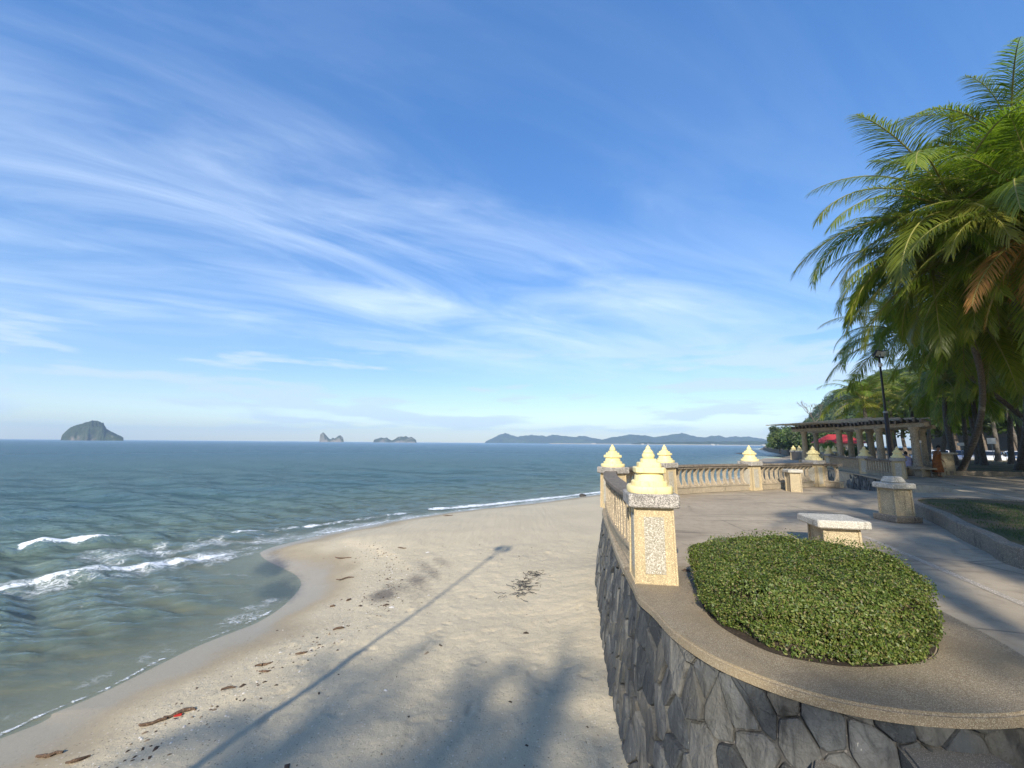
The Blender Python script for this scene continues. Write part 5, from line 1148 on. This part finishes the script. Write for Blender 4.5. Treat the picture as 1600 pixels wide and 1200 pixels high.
def make_hill():
    n = 90; xs = np.linspace(100, 420, n); ys = np.linspace(120, 440, n); X, Y = np.meshgrid(xs, ys); d, _ = seg_dist(X, Y, shore); ins = inside(X, Y, land); d = np.where(ins, d, -d)
    Z = -2.8 + 1.5 * sstep(d, 0, 6) + 52 * sstep(d + (fbm(X * .03, Y * .03, 5) - .5) * 22, 2, 85) * (.75 + .5 * fbm(X * .012, Y * .012, 6))
    me = mesh_np('hill', np.stack([X, Y, Z], -1), grid_faces(n, n), MAT['ground'], True)
    if me.polygons[0].normal.z < 0: me.flip_normals()
    tag(link('hill', me), 'wooded hill behind the headland', None, None, 'structure')
    rs = np.random.RandomState(8); V = []; k = 0
    az = np.arctan2(X, Y)
    while k < 1500:
        i = rs.randint(n - 1); j = rs.randint(n - 1); fx, fy = rs.rand(2); x = xs[j] + fx * (xs[1] - xs[0]); y = ys[i] + fy * (ys[1] - ys[0]); 
        if d[i, j] < 3 or not (.62 < x / y < 1.35): continue
        z = Z[i, j] * (1 - fy) + Z[i + 1, j] * fy; rr = rs.uniform(2.2, 4.6); k += 1
        V.append(leafblob(np.array([x, y, z + rr * .7]), rr, 70, rs, .85))
    V = np.concatenate(V); o = link('hill_forest', mesh_np('hill_forest', V, np.arange(len(V) * 4).reshape(-1, 4), MAT['leaf'])); tag(o, 'dark green forest covering the headland hill', 'forest', None, 'stuff')
    # bare tree on the skyline
    p = A(1272, 655, 175); r = empty('bare_tree', (p[0], p[1], p[2] - 8)); tag(r, 'leafless grey tree standing on the hill skyline', 'tree'); mb = MB(); tw = MB(); rb = random.Random(4)
    def br(p, d, L, rad, lv, t):
        q = p + d * L; t.tube([p, (p + q) / 2 + Vector((rb.uniform(-.1, .1), 0, 0)) * L, q], [rad, rad * .8, rad * .6], 5)
        if lv == 0: return
        for _ in range(3 if lv > 1 else 4):
            e = (d + Vector((rb.uniform(-.75, .75), rb.uniform(-.75, .75), rb.uniform(-.1, .5)))).normalized(); br(q, e, L * rb.uniform(.55, .75), rad * .58, lv - 1, tw)
    br(Vector((0, 0, 0)), Vector((.05, 0, 1)), 6.5, .32, 4, mb); mb.build('trunk', MAT['bark'], r); tw.build('branches', MAT['bark'], r)
make_hill()
def ridge_island(name, px0, px1, prof, Y, label, mat, depthf=.5, seed=1, rough=.12, kind='structure'):
    # prof: heights (photo pixels above the waterline) along the length; a rounded massif with real depth
    a = A(px0, 690, Y); b = A(px1, 690, Y); W = b[0] - a[0]; D = W * depthf; s = Y / 650. * 1.0; nx = 150; ny = 40
    u = np.linspace(0, 1, nx); v = np.linspace(-1, 1, ny); U, Vv = np.meshgrid(u, v); hp = np.interp(u, np.linspace(0, 1, len(prof)), prof) * s
    Yy = Y + Vv * D / 2 + (fbm(U * 5, Vv * 2, seed) - .5) * D * .25; X = (a[0] + U * W) * Yy / Y
    n1 = fbm(U * 22, Vv * 22 * depthf, seed + 3, 5, .58) - .5
    H = hp[None, :] * (1 - np.abs(Vv) ** 3.5) * (1 + rough * 2 * n1) ; edge = sstep(U, 0, .012) * sstep(U, 1, .988)
    Z = SEA - 1.5 + np.maximum(H, 0) * edge + 1.6 * (H > .02 * hp.max())
    Z[0, :] = SEA - 4; Z[-1, :] = SEA - 4; Z[:, 0] = SEA - 4; Z[:, -1] = SEA - 4
    me = mesh_np(name, np.stack([X, Yy, Z], -1), grid_faces(nx, ny), mat, False)
    if me.polygons[nx * ny // 2].normal.z < 0: me.flip_normals()
    return tag(link(name, me), label, None, None, kind)
mi1 = mat_island('wooded_island_rock', (.045, .062, .028), (.20, .17, .14), .03, -.12); mi2 = mat_island('karst_rock', (.06, .075, .04), (.24, .22, .19), .03, .12); mi3 = mat_island('far_forest', (.05, .075, .035), (.16, .14, .11), .006, -.2)
ridge_island('island', 94, 193, [6, 13, 18, 21, 23, 24, 26, 28, 29, 29, 28, 25, 17, 14, 12, 9, 7, 4], 1500, 'dome shaped wooded island at the left of the horizon', mi1, .6, 2, .16)
ridge_island('island', 499, 537, [10, 13, 14, 11, 8, 5, 4, 6, 5, 7, 9, 10, 8, 3], 2300, 'small twin peaked rock island near the middle of the horizon', mi2, .4, 5, .22)
ridge_island('island', 583, 651, [3, 5, 6, 7, 6, 7, 4, 3, 5, 8, 9, 8, 9, 7, 8, 6, 3], 2600, 'low rocky island right of the twin peaked one', mi2, .35, 9, .25)
ridge_island('hills', 757, 960, [2, 6, 11, 14, 11, 9, 11, 12, 11, 10, 12, 11, 11, 9, 11, 10, 8, 6, 5, 4], 4300, 'hazy blue range of hills left of the far bay', mi3, .5, 12, .32)
ridge_island('hills', 930, 1215, [3, 6, 9, 10, 12, 14, 13, 12, 10, 11, 13, 15, 16, 13, 11, 10, 12, 13, 10, 12, 12, 13, 11, 9, 7, 6], 3900, 'hazy green range of hills behind the far bay', mi3, .5, 15, .30)
ridge_island('coast_woods', 985, 1230, [1, 3, 3.5, 3, 4, 4.5, 4, 5, 4.5, 5.5, 5, 6, 5.5, 6, 6.5, 6, 7, 6, 7], 2300, 'low dark wooded coast at the foot of the far hills', mi3, .25, 19, .3)
def far_beach():
    a = A(860, 690, 2285); b = A(1225, 690, 2020); V = [(a[0], a[1], SEA + .1), (b[0], b[1], SEA + .1), (b[0], b[1] + 60, SEA + 3.5), (a[0], a[1] + 60, SEA + 3.5)]
    tag(link('far_beach', mesh_np('far_beach', V, [(0, 1, 2, 3)], MAT['sand'])), 'thin pale strip of beach across the bay', None, None, 'structure')
far_beach()
for i, (px, Y, w, h) in enumerate([(927, 2260, 22, 6), (1003, 2200, 14, 6), (1012, 2190, 10, 5), (1112, 2090, 18, 7), (1120, 2080, 10, 5), (1192, 2020, 22, 6), (1202, 2010, 14, 7)]):
    p = A(px, 692, Y); r = empty('shore_house', (p[0], p[1] - 8, SEA)); tag(r, ['pale building left of the pillars across the bay', 'small pale house across the bay behind the large pillar', 'second small house across the bay behind the large pillar', 'white house on the far shore left of the lone pillar', 'small white hut on the far shore beside the white house', 'long pale building on the far shore near the headland', 'pale building on the far shore nearest the headland'][i], 'building', 'houses on the far shore')
    MB().box((0, 0, h * .3), (w, 14, h * .6)).build('wall', MAT['cream'], r); MB().add([(-w * .55, -8.5, h * .6), (w * .55, -8.5, h * .6), (w * .55, 8.5, h * .6), (-w * .55, 8.5, h * .6), (-w * .4, 0, h), (w * .4, 0, h)], [(0, 1, 5, 4), (1, 2, 5), (2, 3, 4, 5), (3, 0, 4), (3, 2, 1, 0)]).build('roof', MAT['cream'], r)
# dark rocks awash near the headland and on the beach
def rock(x, y, z, s, label, seed, mat='drift'):
    rs = np.random.RandomState(seed); bm = bmesh.new(); bmesh.ops.create_icosphere(bm, subdivisions=2, radius=1)
    for v in bm.verts: v.co *= 1 + rs.uniform(-.22, .22); v.co.x *= s[0]; v.co.y *= s[1]; v.co.z *= s[2]
    me = bpy.data.meshes.new('rock'); bm.to_mesh(me); bm.free(); me.materials.append(MAT[mat]); o = link('rock', me, None, (x, y, z)); tag(o, label, 'rock')
p = atz(1157, 709, SEA); rock(p[0], p[1], SEA, (2.4, 1.2, .45), 'dark rock awash left of the headland', 3, 'weed'); p = atz(1216, 701, SEA); rock(p[0], p[1], SEA, (14, 5, 1.3), 'flat dark reef at the foot of the headland', 4, 'weed')
p = atz(910, 774, -2.25); rock(p[0], p[1], -2.27, (.28, .2, .14), 'small dark rock at the water edge beside the terrace', 6, 'weed')

# ------------------------------------------------------------------ litter on the sand
def spot(px, py):
    z = -1.8
    for _ in range(6): p = atz(px, py, z); z = float(sand_z(np.array([p[0]]), np.array([p[1]]))[0])
    return p[0], p[1], z
TW = [(238, 1131, .30, .018, 20, 'dark curled driftwood piece lying left of the red scrap'), (283, 1116, .34, .02, 28, 'dark driftwood piece with a red scrap beside it'), (357, 1077, .22, .014, 35, 'thin dark stick up the sand from the red scrap'), (412, 1040, .26, .018, 40, 'pale curved driftwood bit at the wrack line'), (414, 1050, .18, .012, 10, 'second small stick at the wrack line'), (470, 1022, .20, .014, 30, 'short brown stick on the wrack line near the cove'), (535, 873, .55, .016, -8, 'long thin branch on the sand above the cove'), (540, 905, .45, .014, 20, 'thin branch lying below the long branch'), (530, 983, .22, .016, 35, 'brown stick halfway down the wrack line'), (628, 857, .30, .015, -2, 'short dark stick alone on the upper sand'), (75, 1182, .26, .018, 25, 'driftwood bit near the lower left corner'), (120, 1190, .22, .015, 30, 'thin stick near the lower left corner'), (700, 806, .5, .02, 5, 'dark weed strip near the far water edge'), (545, 938, .12, .02, 60, 'small dark lump on the wrack line'), (520, 948, .10, .02, 10, 'tiny dark lump nearest the cove')]
for i, (px, py, L, rd, a, lb) in enumerate(TW):
    x, y, z = spot(px, py); q = random.Random(i); pts = []; ang = R(a)
    for k in range(7): t = k / 6 - .5; pts.append((t * L * math.cos(ang) + q.uniform(-.02, .02), t * L * math.sin(ang) + .10 * L * math.sin(t * 5 + i) + q.uniform(-.015, .015), .012 + .03 * abs(math.sin(t * 3 + i)) * L * 2))
    r = MB().tube(pts, [rd * (.5 + .8 * math.sin(math.pi * (k + .6) / 7.2)) for k in range(7)], 6).build('driftwood', MAT['drift'], None, True); r.location = (x, y, z); tag(r, lb, 'driftwood', 'driftwood along the wrack line')
x, y, z = spot(278, 1119); o = MB().box((0, 0, .012), (.09, .04, .018), .5, .006).build('red_scrap', MAT['red']); o.location = (x, y, z); tag(o, 'small red plastic scrap by the driftwood', 'litter')
# tangle of dry weed
x, y, z = spot(824, 912); mb = MB(); q = random.Random(9)
for i in range(90):
    t = q.uniform(-1, 1); cx = t * .30 + q.gauss(0, .13); cy = t * .95 + q.gauss(0, .12); a = q.uniform(0, 6.3); L = q.uniform(.1, .38); pts = []
    for k in range(6): a += q.uniform(-.9, .9); pts.append((cx, cy, .010 + .02 * q.random())); cx += math.cos(a) * L / 5; cy += math.sin(a) * L / 5
    mb.tube(pts, .0055, 4)
o = mb.build('weed_tangle', MAT['weed']); o.location = (x, y, z + .012); tag(o, 'tangled strip of dry dark weed on the upper sand', 'seaweed')
# shell grit and flotsam crumbs
def crumbs():
    rs = np.random.RandomState(14); n = 4200; X = rs.uniform(-7.5, 1.3, n); Y = rs.uniform(4, 16, n); d = shore_d(X, Y); pr = .03 + .95 * np.exp(-((d - 2.4 - .5 * fbm(X * .8, Y * .8, 3)) / .38) ** 2); m = (rs.rand(n) < pr) & (d > .9); X, Y = X[m], Y[m]; Z = sand_z(X, Y); k = len(X)
    s = rs.uniform(.004, .016, k) * np.where(rs.rand(k) < .05, 2, 1); a = rs.uniform(0, 6.28, k); el = rs.uniform(1, 2.6, k); V = []
    for sx, sy, sz in ((-1, -1, -.3), (1, -1, -.3), (1, 1, -.3), (-1, 1, -.3), (0, 0, .9)):
        V.append(np.stack([X + (sx * el * np.cos(a) - sy * np.sin(a)) * s, Y + (sx * el * np.sin(a) + sy * np.cos(a)) * s, Z + .004 + sz * s], 1))
    V = np.stack(V, 1); b = np.arange(k)[:, None] * 5; F = np.vstack([b + np.array([q]) for q in ((0, 1, 4), (1, 2, 4), (2, 3, 4), (3, 0, 4))])
    t = NT('flotsam'); r_ = t.island(); c = t.ramp(r_, [(0, (.05, .035, .022)), (.5, (.09, .06, .04)), (.72, (.26, .2, .13)), (.8, (.6, .56, .48)), (1, (.7, .66, .6))]); o = link('flotsam', mesh_np('flotsam', V, F, t.done(t.bsdf(c, .8)))); tag(o, 'crumbs of shell and twig along the wrack line', 'flotsam', None, 'stuff')
crumbs()
# dry leaf by the pillar
o = MB().add([(-.09, 0, .02), (-.03, -.028, .012), (.05, -.025, .03), (.11, 0, .016), (.05, .026, .02), (-.03, .03, .03)], [(0, 1, 5), (1, 2, 4, 5), (2, 3, 4)]).build('dry_leaf', MAT['drift']); pp = atz(1075, 894, 0); o.location = (pp[0], pp[1], .006); tag(o, 'curled brown leaf on the paving beside the large pillar', 'leaf')

# ------------------------------------------------------------------ haze
def make_haze():
    m = bpy.data.materials.new('sea_haze'); m.use_nodes = True; nt = m.node_tree; nt.nodes.clear(); o = nt.nodes.new('ShaderNodeOutputMaterial'); v = nt.nodes.new('ShaderNodeVolumePrincipled')
    v.inputs['Color'].default_value = (.50, .72, 1, 1); v.inputs['Density'].default_value = HAZE; v.inputs['Anisotropy'].default_value = 0.0; nt.links.new(v.outputs[0], o.inputs['Volume'])
    x0, x1, y0, y1, z0, z1 = -5700, 5700, -150, 5700, -8, 170
    b = MB().box(((x0 + x1) / 2, (y0 + y1) / 2, (z0 + z1) / 2), (x1 - x0, y1 - y0, z1 - z0)).build('haze', m); tag(b, 'thin pale sea haze', 'haze', None, 'stuff')
HAZE = 0.00018
make_haze()
